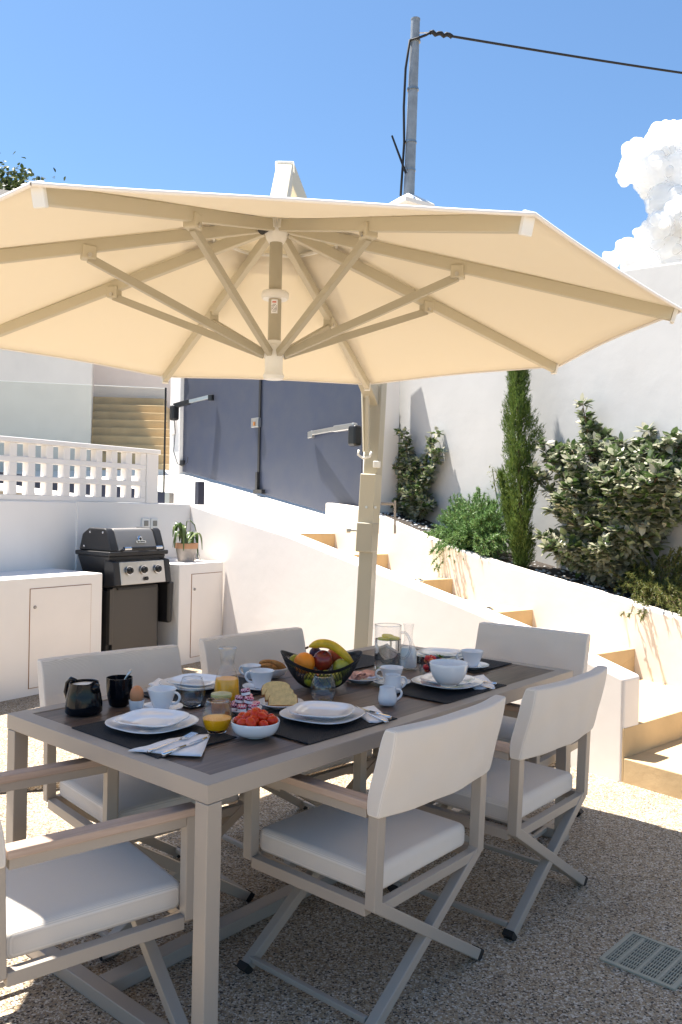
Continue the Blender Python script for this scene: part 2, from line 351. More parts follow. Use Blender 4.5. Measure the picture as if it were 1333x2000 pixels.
# ground
struct('ground', MB().add([(-600, -400, -.05), (600, -400, -.05), (600, 900, -.05), (-600, 900, -.05)], [(0, 1, 2, 3)]), 'earth')
struct('terrace_floor', MB().prism([(-5, -3), (6, -3), (6, 6.2), (1.9, 4.75), (1.5, 4.6), (1.0, 5.2), (-1.3, 8.0), (-2.9, 6.0), (-5.2, 2.0)], -.04, 0), 'pebbles')
st0 = Vector((-6.5, 2.72)); st1 = Vector((-1.555, 4.106)); st2 = Vector((.1, 4.50)); st3 = Vector((1.36, 4.70))
struct('raised_terrace', MB().prism([st0, st1, st2, st3, (-1.2, 7.9), (-1.7, 7.75), (-4.5, 5.5), (-7.5, 4)], .001, .06), 'pebbles', bevel=.006)
# side wall of the stepped path (terrace side)
def wall_profile(pts_top, th, nrm, zb, m, name, bev=.02):
    """pts_top: list of (Vector2, z) along the face; thickness th away along nrm"""
    mb = MB(); vs = []; n = len(pts_top)
    for p, z in pts_top: vs += [(p.x, p.y, zb), (p.x, p.y, z), (p.x + nrm.x * th, p.y + nrm.y * th, z), (p.x + nrm.x * th, p.y + nrm.y * th, zb)]
    fs = []
    for i in range(n - 1):
        a, b = 4 * i, 4 * i + 4
        for k in range(4): fs.append((a + k, b + k, b + (k + 1) % 4, a + (k + 1) % 4))
    fs += [(0, 1, 2, 3), (4 * n - 1, 4 * n - 2, 4 * n - 3, 4 * n - 4)]
    mb.add(vs, fs); return make(name, mb, m, bevel=bev, segs=3)
prof = [(cA, 1.444), (Vector((-1.228, 7.734)), 1.385), (Vector((-.838, 7.269)), 1.297), (Vector((-.445, 6.802)), 1.209), (Vector((.135, 6.112)), 1.03), (Vector((.785, 5.339)), .83), (Vector((1.289, 4.739)), .665), (se, .56)]
o = wall_profile(prof, .17, SN, -.02, 'render_side', 'side_wall')
tag(o, 'white rendered wall whose top slopes down from the barbecue corner to the terrace', 'wall')
# stepped path
RZ = .165
corn = [C0 + PD * (.965 * k) for k in range(6)]
def wall_hit(p):   # where the riser line through p meets the side wall's far face
    q = sa + SN * .17; d = RISER; den = d.x * SU.y - d.y * SU.x
    t = ((q.x - p.x) * SU.y - (q.y - p.y) * SU.x) / den; return p + d * t
mb = MB()
LD = Vector((.755, .655)); LZ = .29; L0 = se + SU * .004 + SN * .003; LR = L0 + LD * 3.2
lastc = wall_hit(corn[0])
mb.prism([L0, LR, LR + PD * 2.2, C0 + PN * .3, lastc], -.02, LZ)
mb.prism([L0 + SU * .9, L0 + SU * .9 + LD * 3.2, LR - LD * .001, L0 + LD * .001], -.021, .13)
for k in range(5):
    a = corn[k]; b = corn[k + 1] if k < 4 else corn[4] + PD * .4
    mb.prism([a + PN * .1, b + PN * .1, wall_hit(b), wall_hit(a)], -.02 + .001 * k, RZ * (3 + k) if k < 4 else RZ * 7)
struct('steps', mb, 'plaster_ochre', bevel=.012)
# driveway in front of the gate
gP = Vector((-2.37, 12.3)); gB = Vector((1.311, -1.693)); gU = gB.normalized(); gN = Vector((-.79, -.613))
r5a = corn[4] + PN * .1; r5b = wall_hit(corn[4])
dv = [(r5b.x, r5b.y, 1.158), (r5a.x, r5a.y, 1.158), (-.15, 9.42, 1.345), (.35, 8.78, 1.33), (-1.06, 10.6, 1.57), (-2.37, 12.3, 1.885), (-3.0, 13.1, 1.99), (-4.8, 13.6, 2.0),
      (-6.5, 10.6, 1.72), (-3.9, 9.5, 1.55), (-1.9, 8.35, 1.42), (-1.36, 8.08, 1.36), (1.2, 11.2, 1.35), (-.9, 13.8, 1.9), (3, 13.5, 1.4), (1, 17, 2)]
struct('driveway', MB().add(dv, [(0, 1, 2, 4), (0, 4, 10, 11), (4, 5, 10), (5, 6, 7), (5, 7, 9, 10), (7, 8, 9), (2, 3, 12, 4), (4, 12, 13, 5), (12, 14, 15, 13), (5, 13, 6)]), 'driveway', weld='keep')
# planter wall along the path
pp = lambda s: C0 + PD * (s * 2.905)
pt = [(1.40, 1.49), (1.21, 1.45), (1.09, 1.385), (.966, 1.305), (.80, 1.187), (.63, 1.085), (.37, .995), (.226, .925), (.06, .835), (-.128, .752), (-.6, .55), (-1.1, .42)]
def smooth_prof(pts, m_=5):
    out = []
    for i in range(len(pts) - 1):
        p0, p1, p2_, p3 = pts[max(i - 1, 0)], pts[i], pts[i + 1], pts[min(i + 2, len(pts) - 1)]
        for k in range(m_):
            t = k / m_; out.append(tuple(.5 * (2 * p1[c] + (p2_[c] - p0[c]) * t + (2 * p0[c] - 5 * p1[c] + 4 * p2_[c] - p3[c]) * t * t + (3 * p1[c] - p0[c] - 3 * p2_[c] + p3[c]) * t ** 3) for c in (0, 1)))
    return out + [pts[-1]]
pt = [(1.40, 1.49), (1.18, 1.44), (.966, 1.30), (.70, 1.125), (.42, .985), (.15, .875), (-.128, .752), (-.6, .55), (-1.1, .42)]
pt = smooth_prof(pt)
o = wall_profile([(pp(s), z) for s, z in pt], .11, PN, -.02, 'render_cream', 'planter_wall', .018)
tag(o, 'cream rendered planter wall with a curving top between the stepped path and the plants', 'wall')
struct('planting_bed', MB().add([(*(pp(s) + PN * .1), z - .045) for s, z in pt] + [(*(pp(s) + PN * .66), z - .03) for s, z in pt], [(i, i + 1, len(pt) + i + 1, len(pt) + i) for i in range(len(pt) - 1)]), 'soil')
# white pebbles scattered on the bed
mb = MB(); rr = random.Random(3)
for _ in range(420):
    s = rr.uniform(-.3, 1.3); off = rr.uniform(.12, .58); z = np.interp(s, [a for a, b in pt[::-1]], [b for a, b in pt[::-1]]) - .035
    p = pp(s) + PN * off; r = rr.uniform(.008, .02); mb.ball((p.x, p.y, z), r, 6, 4, (1, rr.uniform(.6, 1), .6))
o = make('gravel', mb, 'render_gray', smooth=True); o['kind'] = 'stuff'
tag(o, 'pale pebbles scattered over the soil of the planting bed', 'gravel')
# tall boundary wall
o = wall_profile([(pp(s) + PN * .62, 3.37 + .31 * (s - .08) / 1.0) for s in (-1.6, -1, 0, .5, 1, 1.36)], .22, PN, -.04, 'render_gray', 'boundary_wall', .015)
tag(o, 'tall pale grey rendered wall rising behind the planted bed', 'wall')
# back wall of the barbecue corner
bw = lambda t: cA - CD * t
o = make('back_wall', MB().prism([bw(-.02) - CN * .0, bw(5.0), bw(5.0) - CN * .25, bw(-.02) - CN * .25], -.02, 1.448), 'render_white', bevel=.012)
tag(o, 'white rendered wall behind the barbecue and counters', 'wall')
make('pilaster', MB().prism([bw(1.33), bw(.90), bw(.90) + CN * .018, bw(1.33) + CN * .018], 0, 1.446), 'render_white', parent=o)
# breeze block balustrade
bal = thing('balustrade', 'white pierced block balustrade standing on the wall behind the counters', 'balustrade')
def bpt(t, y): p = bw(t) - CN * y; return p
H0, H1 = 1.449, 1.905
def bbox(mb, t0, t1, y0, y1, z0, z1): a, b, c, d = bpt(t0, y0), bpt(t1, y0), bpt(t1, y1), bpt(t0, y1); mb.prism([a, b, c, d], z0, z1)
t_end = .55; pitch = .166; ph = .151; mb = MB(); ncol = 18
zrow = [H0 + .0, H0 + .035]
TL = t_end + ncol * pitch + .06
mbr = MB()
for j in range(4):
    z0 = H0 + j * ph; th = .036 if j < 3 else .0
    if j < 3: bbox(mbr, t_end, TL, .02, .10, z0, z0 + .045)
for k in range(ncol + 1):
    t0 = t_end + k * pitch
    for j in range(3): bbox(mbr, t0, t0 + .066, .0205, .0995, H0 + j * ph + .045, H0 + (j + 1) * ph)
make('pierced_blocks', mbr, 'render_white', parent=bal, bevel=.004, segs=1)
mb = MB(); bbox(mb, t_end - .16, TL, .0, .15, H0 + 3 * ph, H0 + 3 * ph + .04); make('coping', mb, 'render_white', parent=bal, bevel=.006)
mb = MB(); bbox(mb, t_end - .14, t_end - .001, .01, .12, H0, H0 + 3 * ph); make('end_post', mb, 'render_white', parent=bal, bevel=.006)
# glass railing
gr = thing('glass_railing', 'frameless glass railing in a dark channel behind the pierced balustrade', 'railing')
gR, gL = Vector((-1.83, 8.5)), Vector((-3.98, 9.6)); gd = (gL - gR); gn = Vector((-gd.y, gd.x)).normalized()
def gq(s0, s1, z0a, z1a, th): 
    a, b = gR + gd * s0, gR + gd * s1
    return [a + gn * th / 2, b + gn * th / 2, b - gn * th / 2, a - gn * th / 2], [z0a(s0), z0a(s1), z0a(s1), z0a(s0)], [z1a(s0), z1a(s1), z1a(s1), z1a(s0)]
zb = lambda s: 1.56 + .215 * s; zt = lambda s: 2.625 + .20 * s
for s0, s1 in ((0, .40), (.413, 1.15), (1.165, 1.9)):
    mb = MB(); mb.prism(*gq(s0, s1, zb, zt, .012)); make('glass_panel', mb, 'glass_pane', parent=gr)
    mb = MB(); mb.prism(*gq(s0, s1, lambda s: zt(s) + .001, lambda s: zt(s) + .007, .014)); make('top_edge', mb, 'white_plastic', parent=gr)
mb = MB(); mb.prism(*gq(-.0, -.005, zb, lambda s: zt(s) + .01, .016)); make('edge_strip', mb, 'rubber', parent=gr)
mb = MB(); mb.prism(*gq(-.02, 1.9, lambda s: zb(s) - .13, lambda s: zb(s), .07)); make('channel', mb, 'dark_blue', parent=gr)
mb = MB(); mb.prism(*gq(-.045, -.021, lambda s: zb(s) - .12, lambda s: zb(s) + .005, .075)); make('end_cap', mb, 'steel', parent=gr)
# house wall and staircase at the far left
o = make('house_wall', MB().prism([(-3.93, 12.9), (-8.5, 11.2), (-8.6, 11.5), (-4.15, 13.25), (-4.96, 15.7), (-4.74, 15.7)], 1.3, 6.1), 'house_white'); tag(o, 'plain grey white wall left of the far stairs', 'wall')  # return beside the stairs is unseen, added and raised to shade them
mb = MB(); 
for k in range(9):
    y = 13.05 + k * .27; z = 1.9 + .163 * (k + 1); xr = -2.72 - .0 * k
    mb.prism([(-4.75, y - .1), (-2.62 - .085 * k, y), (-2.62 - .085 * k, 15.8), (-4.75, 15.8)], 1.5 - .001 * k, z)
struct('far_stairs', mb, 'plaster_ochre', bevel=.01)
o = make('stair_wall', MB().prism([(-6.2, 15.3), (-2.9, 15.5), (-2.9, 15.8), (-6.2, 15.6)], 1.4, 5.4), 'render_pink'); tag(o, 'pinkish wall rising at the top of the far ochre stairs', 'wall')
# gate pillars
gp = gP - gU * .02
o = make('gate_pillar', MB().prism([gp + gN * .05, gp - gU * .33 + gN * .05, gp - gU * .33 - gN * .3, gp - gN * .3], 1.6, 4.3), 'render_white', bevel=.01); tag(o, 'white pillar carrying the left leaf of the dark blue gate', 'pillar')
gp2 = gP + gB * 1.99
o = make('gate_pillar', MB().prism([gp2 + gN * .02, gp2 + gU * .22 + gN * .02, gp2 + gU * .22 - gN * .3, gp2 - gN * .3], 1.0, 3.4), 'render_white', bevel=.01); tag(o, 'white gate pillar between the right gate leaf and the planted bed', 'pillar')
# ------------------------------------------------------------------ gate
gate = thing('gate', 'dark blue two leaf metal driveway gate', 'gate')
gz = lambda s: 1.92 - .30 * s - (.02 * s if s > 1 else 0)
def leaf(s0, s1, th=.045):
    a, b = gP + gB * s0, gP + gB * s1
    mb = MB(); n = 12; poly = []
    mb.prism([a, b, b - gN * th, a - gN * th], [gz(s0), gz(s1), gz(s1), gz(s0)], 3.62)
    p = make('gate_leaf', mb, 'gate_blue', parent=gate, bevel=.003, segs=1)
    for t in ():
        q = lerp(s0, s1, t); c = gP + gB * q + gN * .001
        make('seam', MB().prism([c, c + gU * .004, c + gU * .004 + gN * .0015, c + gN * .0015], gz(q) + .01, 3.6), 'gate_blue', parent=p)
    return p
l1 = leaf(0.0, .994); l2 = leaf(1.006, 1.97)
c = gP + gB * 1.0 + gN * .006
make('meeting_strip', MB().prism([c - gU * .022, c + gU * .022, c + gU * .022 + gN * .012, c - gU * .022 + gN * .012], gz(1) - .0, 3.61), 'black_satin', parent=gate)
c = gP + gB * .975 + gN * .03
lk = make('lock_box', MB().box((c.x, c.y, 2.505), (.17, .05, .12), math.atan2(gU.y, gU.x)), 'steel', parent=gate, bevel=.006)
make('lock_button', MB().box((c.x + gN.x * .03, c.y + gN.y * .03, 2.49), (.03, .012, .05), math.atan2(gU.y, gU.x)), 'crust', parent=lk)
c = gP + gB * 1.0 + gN * .03
mb = MB(); mb.box((c.x, c.y, gz(1) + .12), (.045, .03, .26), math.atan2(gU.y, gU.x)); mb.box((c.x + gU.x * .05, c.y + gU.y * .05, gz(1) - .0), (.20, .05, .05), math.atan2(gU.y, gU.x)); make('drop_bolt', mb, 'black_satin', parent=gate)
for z in (2.05, 3.35):
    c = gP + gU * .03 + gN * .02; make('hinge', MB().box((c.x, c.y, z), (.10, .035, .08), math.atan2(gU.y, gU.x)), 'black_satin', parent=gate, bevel=.005)
# gate opener arms
def opener(motor, att, label, dm, da):
    t = thing('gate_opener', label, 'gate opener', motor, group='gate opener arms')
    L = Vector(motor); A = Vector(att) - L; A2 = A.normalized()
    make('motor', MB().box((0, 0, -.07), (.13, .11, .22), math.atan2(gU.y, gU.x)), 'black_plastic', parent=t, bevel=.03)
    make('cover', MB().bar((0, 0, .03), A * .42 + Vector((0, 0, .03)), .06, .07), dm, parent=t, bevel=.01)
    make('rod', MB().bar(A * .42 + Vector((0, 0, .03)), A * .95 + Vector((0, 0, .02)), .045, .05), 'steel', parent=t, bevel=.006)
    make('bracket', MB().bar(A * .93 + Vector((0, 0, .01)), A * 1.03, .05, .08), da, parent=t, bevel=.006)
    return t
def onG(px, py, off): return WP(px, py, gP + gN * off, gP + gB + gN * off)
m1 = onG(341, 797, .26); a1 = onG(414, 777, .05); t = opener(m1, a1, 'black and silver opener arm on the left gate leaf', 'black_plastic', 'black_plastic')
make('wire', MB().tube([(0, 0, -.16), (.02, 0, -.35), (.0, 0, -.62), (.06, 0, -.8), (.14, 0, -.84), (.2, .02, -.78), (.2, .05, -.7)], .006, 6), 'cable', parent=t)
m2 = onG(694, 838, .26); a2 = onG(607, 850, .05); opener(m2, a2, 'silver opener arm on the right gate leaf beside the parasol mast', 'steel', 'steel')
c = gP - gU * .2 + gN * .07
o = make('intercom', MB().box((c.x, c.y, 2.62), (.14, .04, .28), math.atan2(gU.y, gU.x)), 'door_white', bevel=.008); tag(o, 'small beige box fixed to the left gate pillar', 'intercom')
# bollard light
c = DD(390, 982, 8.6)
o = thing('bollard_light', 'short dark blue square post on top of the sloping wall by the corner', 'light', (c.x, c.y, 1.40), .7)
make('post', MB().box((0, 0, .14), (.075, .075, .28)), 'dark_blue', parent=o, bevel=.004); make('foot_plate', MB().box((0, 0, .004), (.11, .11, .008)), 'dark_blue', parent=o)
# small spotlights on the wall edge of the steps
for (px, py, d, lb) in ((820, 1136, 6.05, 'small metal step light on the path side of the sloping wall, the higher of two'), (955, 1192, 5.42, 'small metal step light on the path side of the sloping wall, the lower of two')):
    c = DD(px, py, d); o = thing('step_light', lb, 'light', c, -.87, 'step lights along the path')
    make('housing', MB().lathe([(0, 0), (.03, 0), (.032, .008), (.022, .016), (0, .016)], 20), 'steel', parent=o, smooth=40)
    make('lens', MB().lathe([(0, .0165), (.014, .0165), (.012, .021), (0, .022)], 16), 'black_plastic', parent=o, smooth=40)
    make('cord', MB().tube([(-.03, 0, .005), (-.05, .01, .012), (-.07, .0, .004)], .004, 6), 'cable', parent=o)
c = G(1328, 1332, LZ)
o = thing('step_light', 'small metal light lying on the ochre landing at the foot of the planter wall', 'light', c, .3, 'step lights along the path')
make('housing', MB().lathe([(0, 0), (.034, 0), (.036, .012), (.026, .022), (0, .022)], 20), 'steel', parent=o, smooth=40); make('lens', MB().lathe([(0, .0225), (.016, .0225), (.012, .028), (0, .029)], 16), 'black_plastic', parent=o, smooth=40)

# ------------------------------------------------------------------ counters
ca = Vector((-2.322, 5.682)); cb = Vector((-1.053, 7.525)); KD = (cb - ca).normalized(); KN = Vector((-KD.y, KD.x)); crz = math.atan2(KD.y, KD.x)
def counter(x0, x1, doors, label, depth, Hc):
    t = thing('counter', label, 'counter', (ca.x, ca.y, 0), crz)
    make('cabinet', MB().box(((x0 + x1) / 2, depth / 2, Hc / 2), (x1 - x0, depth, Hc)), 'render_white', parent=t, bevel=.008)
    for (d0, d1, zt_, kn, l) in doors:
        d = make('door', MB().box(((d0 + d1) / 2, .001, (.115 + zt_) / 2), (d1 - d0, .016, zt_ - .115)), 'door_white', parent=t, bevel=.002)
        fr = MB()
        for (a0, a1, b0, b1) in ((d0 - .004, d1 + .004, zt_, zt_ + .004), (d0 - .004, d1 + .004, .111, .115), (d0 - .004, d0, .115, zt_), (d1, d1 + .004, .115, zt_)):
            fr.box(((a0 + a1) / 2, 0, (b0 + b1) / 2), (a1 - a0, .006, b1 - b0))
        make('gap', fr, 'crust', parent=d)
        make('lock', MB().lathe([(0, 0), (.012, 0), (.012, .006), (.009, .010), (0, .010)], 20), 'steel_dark', parent=d, smooth=40).matrix_local = Matrix.Translation((kn, -.007, zt_ - .13)) @ Matrix.Rotation(R(90), 4, 'X')
    return t
S = 2.24
counter(-1.6, .385 * S, [(-.52, -.03, .80, -.49, 1), (.10 * S, .335 * S, .82, .10 * S + .035, 1)], 'long white built in counter with two doors left of the barbecue', .70, .90)
counter(.748 * S, .995 * S, [(.815 * S, .984 * S, .835, .815 * S + .03, 1)], 'short white built in counter with one door right of the barbecue', .64, .93)
# sockets on the back wall
for k, (px, lb) in enumerate(((283, 'white wall socket with grey cover nearer the barbecue'), (300, 'white wall socket with grey cover nearer the potted plant'))):
    p = WP(px, 1022, cA, cA - CD); p += Vector((CN.x, CN.y, 0)) * .01
    t = thing('wall_socket', lb, 'socket', p, math.atan2(CD.y, CD.x), 'pair of wall sockets')
    make('frame', MB().box((0, 0, 0), (.092, .022, .092)), 'white_plastic', parent=t, bevel=.004)
    make('cover', MB().box((0, -.0125, 0), (.05, .006, .05)), 'socket_grey', parent=t, bevel=.002)
# ------------------------------------------------------------------ barbecue
bq = thing('barbecue', 'black and stainless steel gas barbecue between the white counters', 'barbecue', (*(ca + KD * (.552 * S)), .024), crz)
hw = .275
make('cabinet', MB().box((0, .27, .36), (2 * hw, .40, .72)), 'black_satin', parent=bq, bevel=.006)
d = make('door', MB().box((.0, .055, .40), (2 * hw - .075, .03, .70)), 'door_dark', parent=bq, bevel=.006)
make('side_panel', MB().box((-hw + .018, .05, .52), (.036, .04, .44)), 'door_dark', parent=bq, bevel=.004)
make('door_handle', MB().bar((-.2, .03, .735), (.2, .03, .735), .02, .015), 'black_plastic', parent=d)
# firebox (tapered)
def frustum(x0, y0, y1, z0, X0, Y0, Y1, z1):
    return MB().add([(-x0, y0, z0), (x0, y0, z0), (x0, y1, z0), (-x0, y1, z0), (-X0, Y0, z1), (X0, Y0, z1), (X0, Y1, z1), (-X0, Y1, z1)], [(3, 2, 1, 0), (4, 5, 6, 7), (0, 1, 5, 4), (1, 2, 6, 5), (2, 3, 7, 6), (3, 0, 4, 7)])
make('firebox', frustum(.22, .06, .38, .73, .30, .02, .41, 1.0), 'black_satin', parent=bq, bevel=.01)
lid = make('lid', frustum(.31, .0, .425, 1.0, .31, .0, .425, 1.035), 'black_satin', parent=bq, bevel=.008)
def prism_x(prof, x0, x1):
    n = len(prof); vs = [(x0, y, z) for y, z in prof] + [(x1, y, z) for y, z in prof]
    return MB().add(vs, [tuple(range(n))[::-1], tuple(range(n, 2 * n))] + [(i, (i + 1) % n, n + (i + 1) % n, n + i) for i in range(n)])
hp = [(.01, 1.035), (.070, 1.195), (.095, 1.218), (.29, 1.218), (.37, 1.17), (.41, 1.035)]
for x0, x1 in ((-.285, -.205), (.205, .285)): make('end_cap', prism_x(hp, x0, x1), 'black_satin', parent=lid, bevel=.014)
hood = [(y + .006 * (1 if y < .3 else -1), z - .006 if z > 1.04 else z) for y, z in hp]
make('hood', prism_x(hood, -.204, .204), 'bbq_steel', parent=lid, bevel=.01)
mb = MB(); mb.tube([(-.2, -.035, 1.06), (.2, -.035, 1.06)], .014, 14); h = make('handle', mb, 'black_plastic', parent=lid, smooth=40)
for s in (-1, 1): make('handle_bracket', MB().tube([(s * .2, -.035, 1.06), (s * .13, -.035, 1.06)], .0155, 12).bar((s * .19, .03, 1.03), (s * .19, -.035, 1.055), .03, .014), 'chrome', parent=h, smooth=40)
# badge on the hood: dome gauge mark over a name plate
nv = Vector((0, -.165, .10)).normalized()
bm_ = Matrix.Translation((0.035, .046, 1.13)) @ Matrix.Rotation(math.atan2(.180, .068) , 4, 'X')
bd = make('badge', MB().lathe([(0, 0), (.026, 0), (.026, .004), (.018, .007), (0, .007)], 20).box((0, -.026, .004), (.10, .02, .006)), 'chrome', parent=lid, smooth=40); bd.matrix_local = bm_
make('badge_mark', MB().lathe([(0, .0075), (.013, .0075), (.012, .009), (0, .009)], 16).box((-.03, -.026, .0078), (.012, .010, .001)).box((-.014, -.026, .0078), (.01, .010, .001)).box((.002, -.026, .0078), (.01, .010, .001)).box((.018, -.026, .0078), (.01, .010, .001)).box((.033, -.026, .0078), (.01, .010, .001)), 'black_plastic', parent=bd)
for (y, z) in ((.115, 1.185), (.27, 1.185), (.34, 1.07)): make('rivet', MB().ball((-.287, y, z), .009, 10, 6, (.5, 1, 1)), 'chrome', parent=lid, smooth=True)
# control panel leaning back
cpp = [(-.055, .775), (-.025, .955), (.05, .965), (.05, .76)]
cp = make('control_panel', prism_x(cpp, -.235, .235), 'steel', parent=bq, bevel=.004)
for s in (-1, 1): make('panel_end', prism_x([(-.06, .77), (-.028, .96), (.08, .975), (.08, .75)], s * .2355, s * .30) if s > 0 else prism_x([(-.06, .77), (-.028, .96), (.08, .975), (.08, .75)], -.30, -.2355), 'black_satin', parent=bq, bevel=.012)
fm = Matrix.Rotation(R(90) - .16, 4, 'X')
for x in (-.15, 0, .15):
    k = make('knob', MB().lathe([(0, 0), (.033, 0), (.033, .006), (.024, .008), (.022, .03), (.017, .033), (0, .033)], 22).box((0, 0, .034), (.008, .04, .012)), 'black_plastic', parent=cp, smooth=35); k.matrix_local = Matrix.Translation((x, -.044, .885)) @ fm
    r_ = make('knob_ring', MB().lathe([(.030, 0), (.036, 0), (.036, .008), (.030, .008)], 22, closed=True), 'chrome', parent=k, smooth=35)
k = make('igniter', MB().lathe([(0, 0), (.016, 0), (.016, .012), (0, .014)], 16), 'black_plastic', parent=cp, smooth=35); k.matrix_local = Matrix.Translation((.02, -.055, .815)) @ fm
# folded side shelf hanging on the right, folded one on the left
make('side_shelf', frustum(.028, .0, .34, .42, .036, -.01, .40, .77), 'black_plastic', parent=bq, bevel=.02).location = (.325, -.02, 0)
make('side_shelf', frustum(.02, .05, .40, .42, .025, .04, .44, .77), 'black_plastic', parent=bq, bevel=.02).location = (-.33, .05, 0)
for x in (-.24, .24):
    for y in (.12, .48): make('caster', MB().lathe([(0, -.012), (.028, -.012), (.03, 0), (.028, .012), (0, .012)], 14), 'rubber', parent=bq, smooth=40).matrix_local = Matrix.Translation((x, y, -.0 + .03)) @ Matrix.Rotation(R(90), 4, 'Y')
for ch in bq.children:
    if ch.name.startswith(('cabinet',)): pass
# ------------------------------------------------------------------ potted plant on the right counter
pc = DD(364, 1094, 7.42)
pl = thing('potted_plant', 'strappy green plant in a half glazed terracotta pot on the short counter', 'plant', (pc.x, pc.y, .93))
make('pot', MB().lathe([(0, 0), (.072, 0), (.094, .12), (.096, .128), (.086, .128), (.082, .10), (0, .10)], 32), 'pot_gray', parent=pl, smooth=40)
make('pot_rim', MB().lathe([(.0935, .118), (.101, .119), (.104, .165), (.094, .165), (.088, .128)], 32, closed=True), 'terracotta', parent=pl, smooth=40)
make('soil', MB().lathe([(0, .15), (.0875, .148), (.0875, .13)], 20), 'soil', parent=pl)
def strap_leaf(mb, base, az, out, up, L, wd, rnd):
    n = 9; pts = []
    for i in range(n + 1):
        t = i / n; r = out * math.sin(t * 1.5) ; z = up * math.sin(min(t * 2.3, 2.8)) - .12 * t ** 3 * L * 5 * rnd
        pts.append(Vector((base[0] + r * math.cos(az), base[1] + r * math.sin(az), base[2] + z)))
    side = Vector((-math.sin(az), math.cos(az), 0)); vs = []
    for i, p in enumerate(pts):
        w_ = wd * math.sin(math.pi * min(max(i / n, .06), .97)) ** .6
        vs += [p - side * w_, p + Vector((0, 0, -w_ * .4)), p + side * w_]
    fs = []
    for i in range(n): 
        for k in range(2): fs.append((3 * i + k, 3 * i + k + 1, 3 * i + 4 + k, 3 * i + 3 + k))
    mb.add(vs, fs)
mb = MB(); rr = random.Random(5)
for k in range(15):
    az = rr.uniform(0, 6.28); strap_leaf(mb, (rr.uniform(-.03, .03), rr.uniform(-.03, .03), .15), az, rr.uniform(.07, .17), rr.uniform(.09, .24), .3, rr.uniform(.016, .028), rr.uniform(.4, 1.2))
make('leaves', mb, 'leaf_pot', parent=pl, smooth=True, weld=False)
mb = MB(); mb.tube([(0, 0, .15), (-.01, 0, .28), (.0, 0, .36), (.03, .0, .37), (.07, 0, .33), (.085, 0, .27)], .005, 6); make('stem', mb, 'leaf_pot', parent=pl, smooth=True)
for dx, lb in ((.14, 'steel barbecue tool leaning on the wall just behind the potted plant'), (.20, 'steel barbecue tool leaning on the wall right of the potted plant')):
    b0 = Vector((pc.x, pc.y)) + KD * dx + KN * .02; t = thing('barbecue_tool', lb, 'tongs', (b0.x, b0.y, .93), crz, 'steel tools leaning behind the plant')
    make('blade', MB().bar((0, 0, .003), (-.02, .12, .20), .022, .004), 'steel', parent=t)
    make('grip', MB().bar((-.02, .12, .20), (-.035, .205, .335), .016, .008), 'steel_dark', parent=t, bevel=.002)
# drain cover
A_, B_, C_ = G(1170, 1875), G(1233, 1822), G(1323, 1933); e1 = (B_ - A_); e2 = (C_ - A_); dl = .245; ang = math.atan2(e1.y, e1.x)
dr = thing('drain_cover', 'square grey slotted drain cover set in the pebbled floor', 'drain cover', (A_.x, A_.y, .001), ang)
mb = MB(); n1, n2 = 8, 3; fr = .014
mb.box((dl / 2, -fr / 2, .003), (dl, fr, .006)); mb.box((dl / 2, -dl + fr / 2, .003), (dl, fr, .006)); mb.box((fr / 2, -dl / 2, .003), (fr, dl - 2 * fr, .0058)); mb.box((dl - fr / 2, -dl / 2, .003), (fr, dl - 2 * fr, .0058))
iw = dl - 2 * fr
mg = MB()
for i in range(1, n1): mg.box((fr + iw * i / n1, -dl / 2, .0025), (.0040, iw, .004))
for j in range(26): 
    yy = -fr - iw * (j + .5) / 26; mg.box((dl / 2, yy, .0023), (iw, .0030 if (j + 4) % 8 else .010, .0036))
make('frame', mb, 'drain', parent=dr); make('slats', mg, 'drain', parent=dr)
make('slot_shade', MB().box((dl / 2, -dl / 2, .0006), (iw, iw, .0004)), 'rubber', parent=dr)  # thin black sheet, painted darkness for the openings between the slats

# ================================================================== TREES AND PLANTS
def leafcard(mb, p, d, nrm, L, W):
    """one bent oval leaf starting at p along d"""
    d = d.normalized(); s = d.cross(nrm); 
    if s.length < 1e-3: s = d.cross(Vector((1, 0, 0)))
    s.normalize(); n = s.cross(d)
    a = p; b = p + d * L * .35; c = p + d * L * .7 - n * L * .06; e = p + d * L - n * L * .16
    o = len(mb.v)
    mb.v += [tuple(x) for x in (a, b + s * W * .5, b - n * W * .1, b - s * W * .5, c + s * W * .42, c - n * W * .12, c - s * W * .42, e)]
    mb.f += [(o, o + 2, o + 1), (o, o + 3, o + 2), (o + 1, o + 2, o + 5, o + 4), (o + 2, o + 3, o + 6, o + 5), (o + 4, o + 5, o + 7), (o + 5, o + 6, o + 7)]
def rvec(rr, s=1.): return Vector((rr.gauss(0, s), rr.gauss(0, s), rr.gauss(0, s)))
def curve_pts(a, b, bulge, n=14, rr=random, jit=.01):
    a, b, bulge = Vector(a), Vector(b), Vector(bulge); out = []
    for i in range(n + 1):
        t = i / n; out.append(a.lerp(b, t) + bulge * math.sin(math.pi * t) + rvec(rr, jit) * (0 if i == 0 else 1))
    return out
def bedp(px, py, off):
    off = min(off * 1.2 + .06, .575) if off > .24 else off
    return WP(px, py, pp(0) + PN * off, pp(1) + PN * off)
def bed_z(px_pt):
    s = (v2(px_pt) - C0).dot(PD) / 2.905; return float(np.interp(s, [a for a, b in pt[::-1]], [b for a, b in pt[::-1]])) - .04
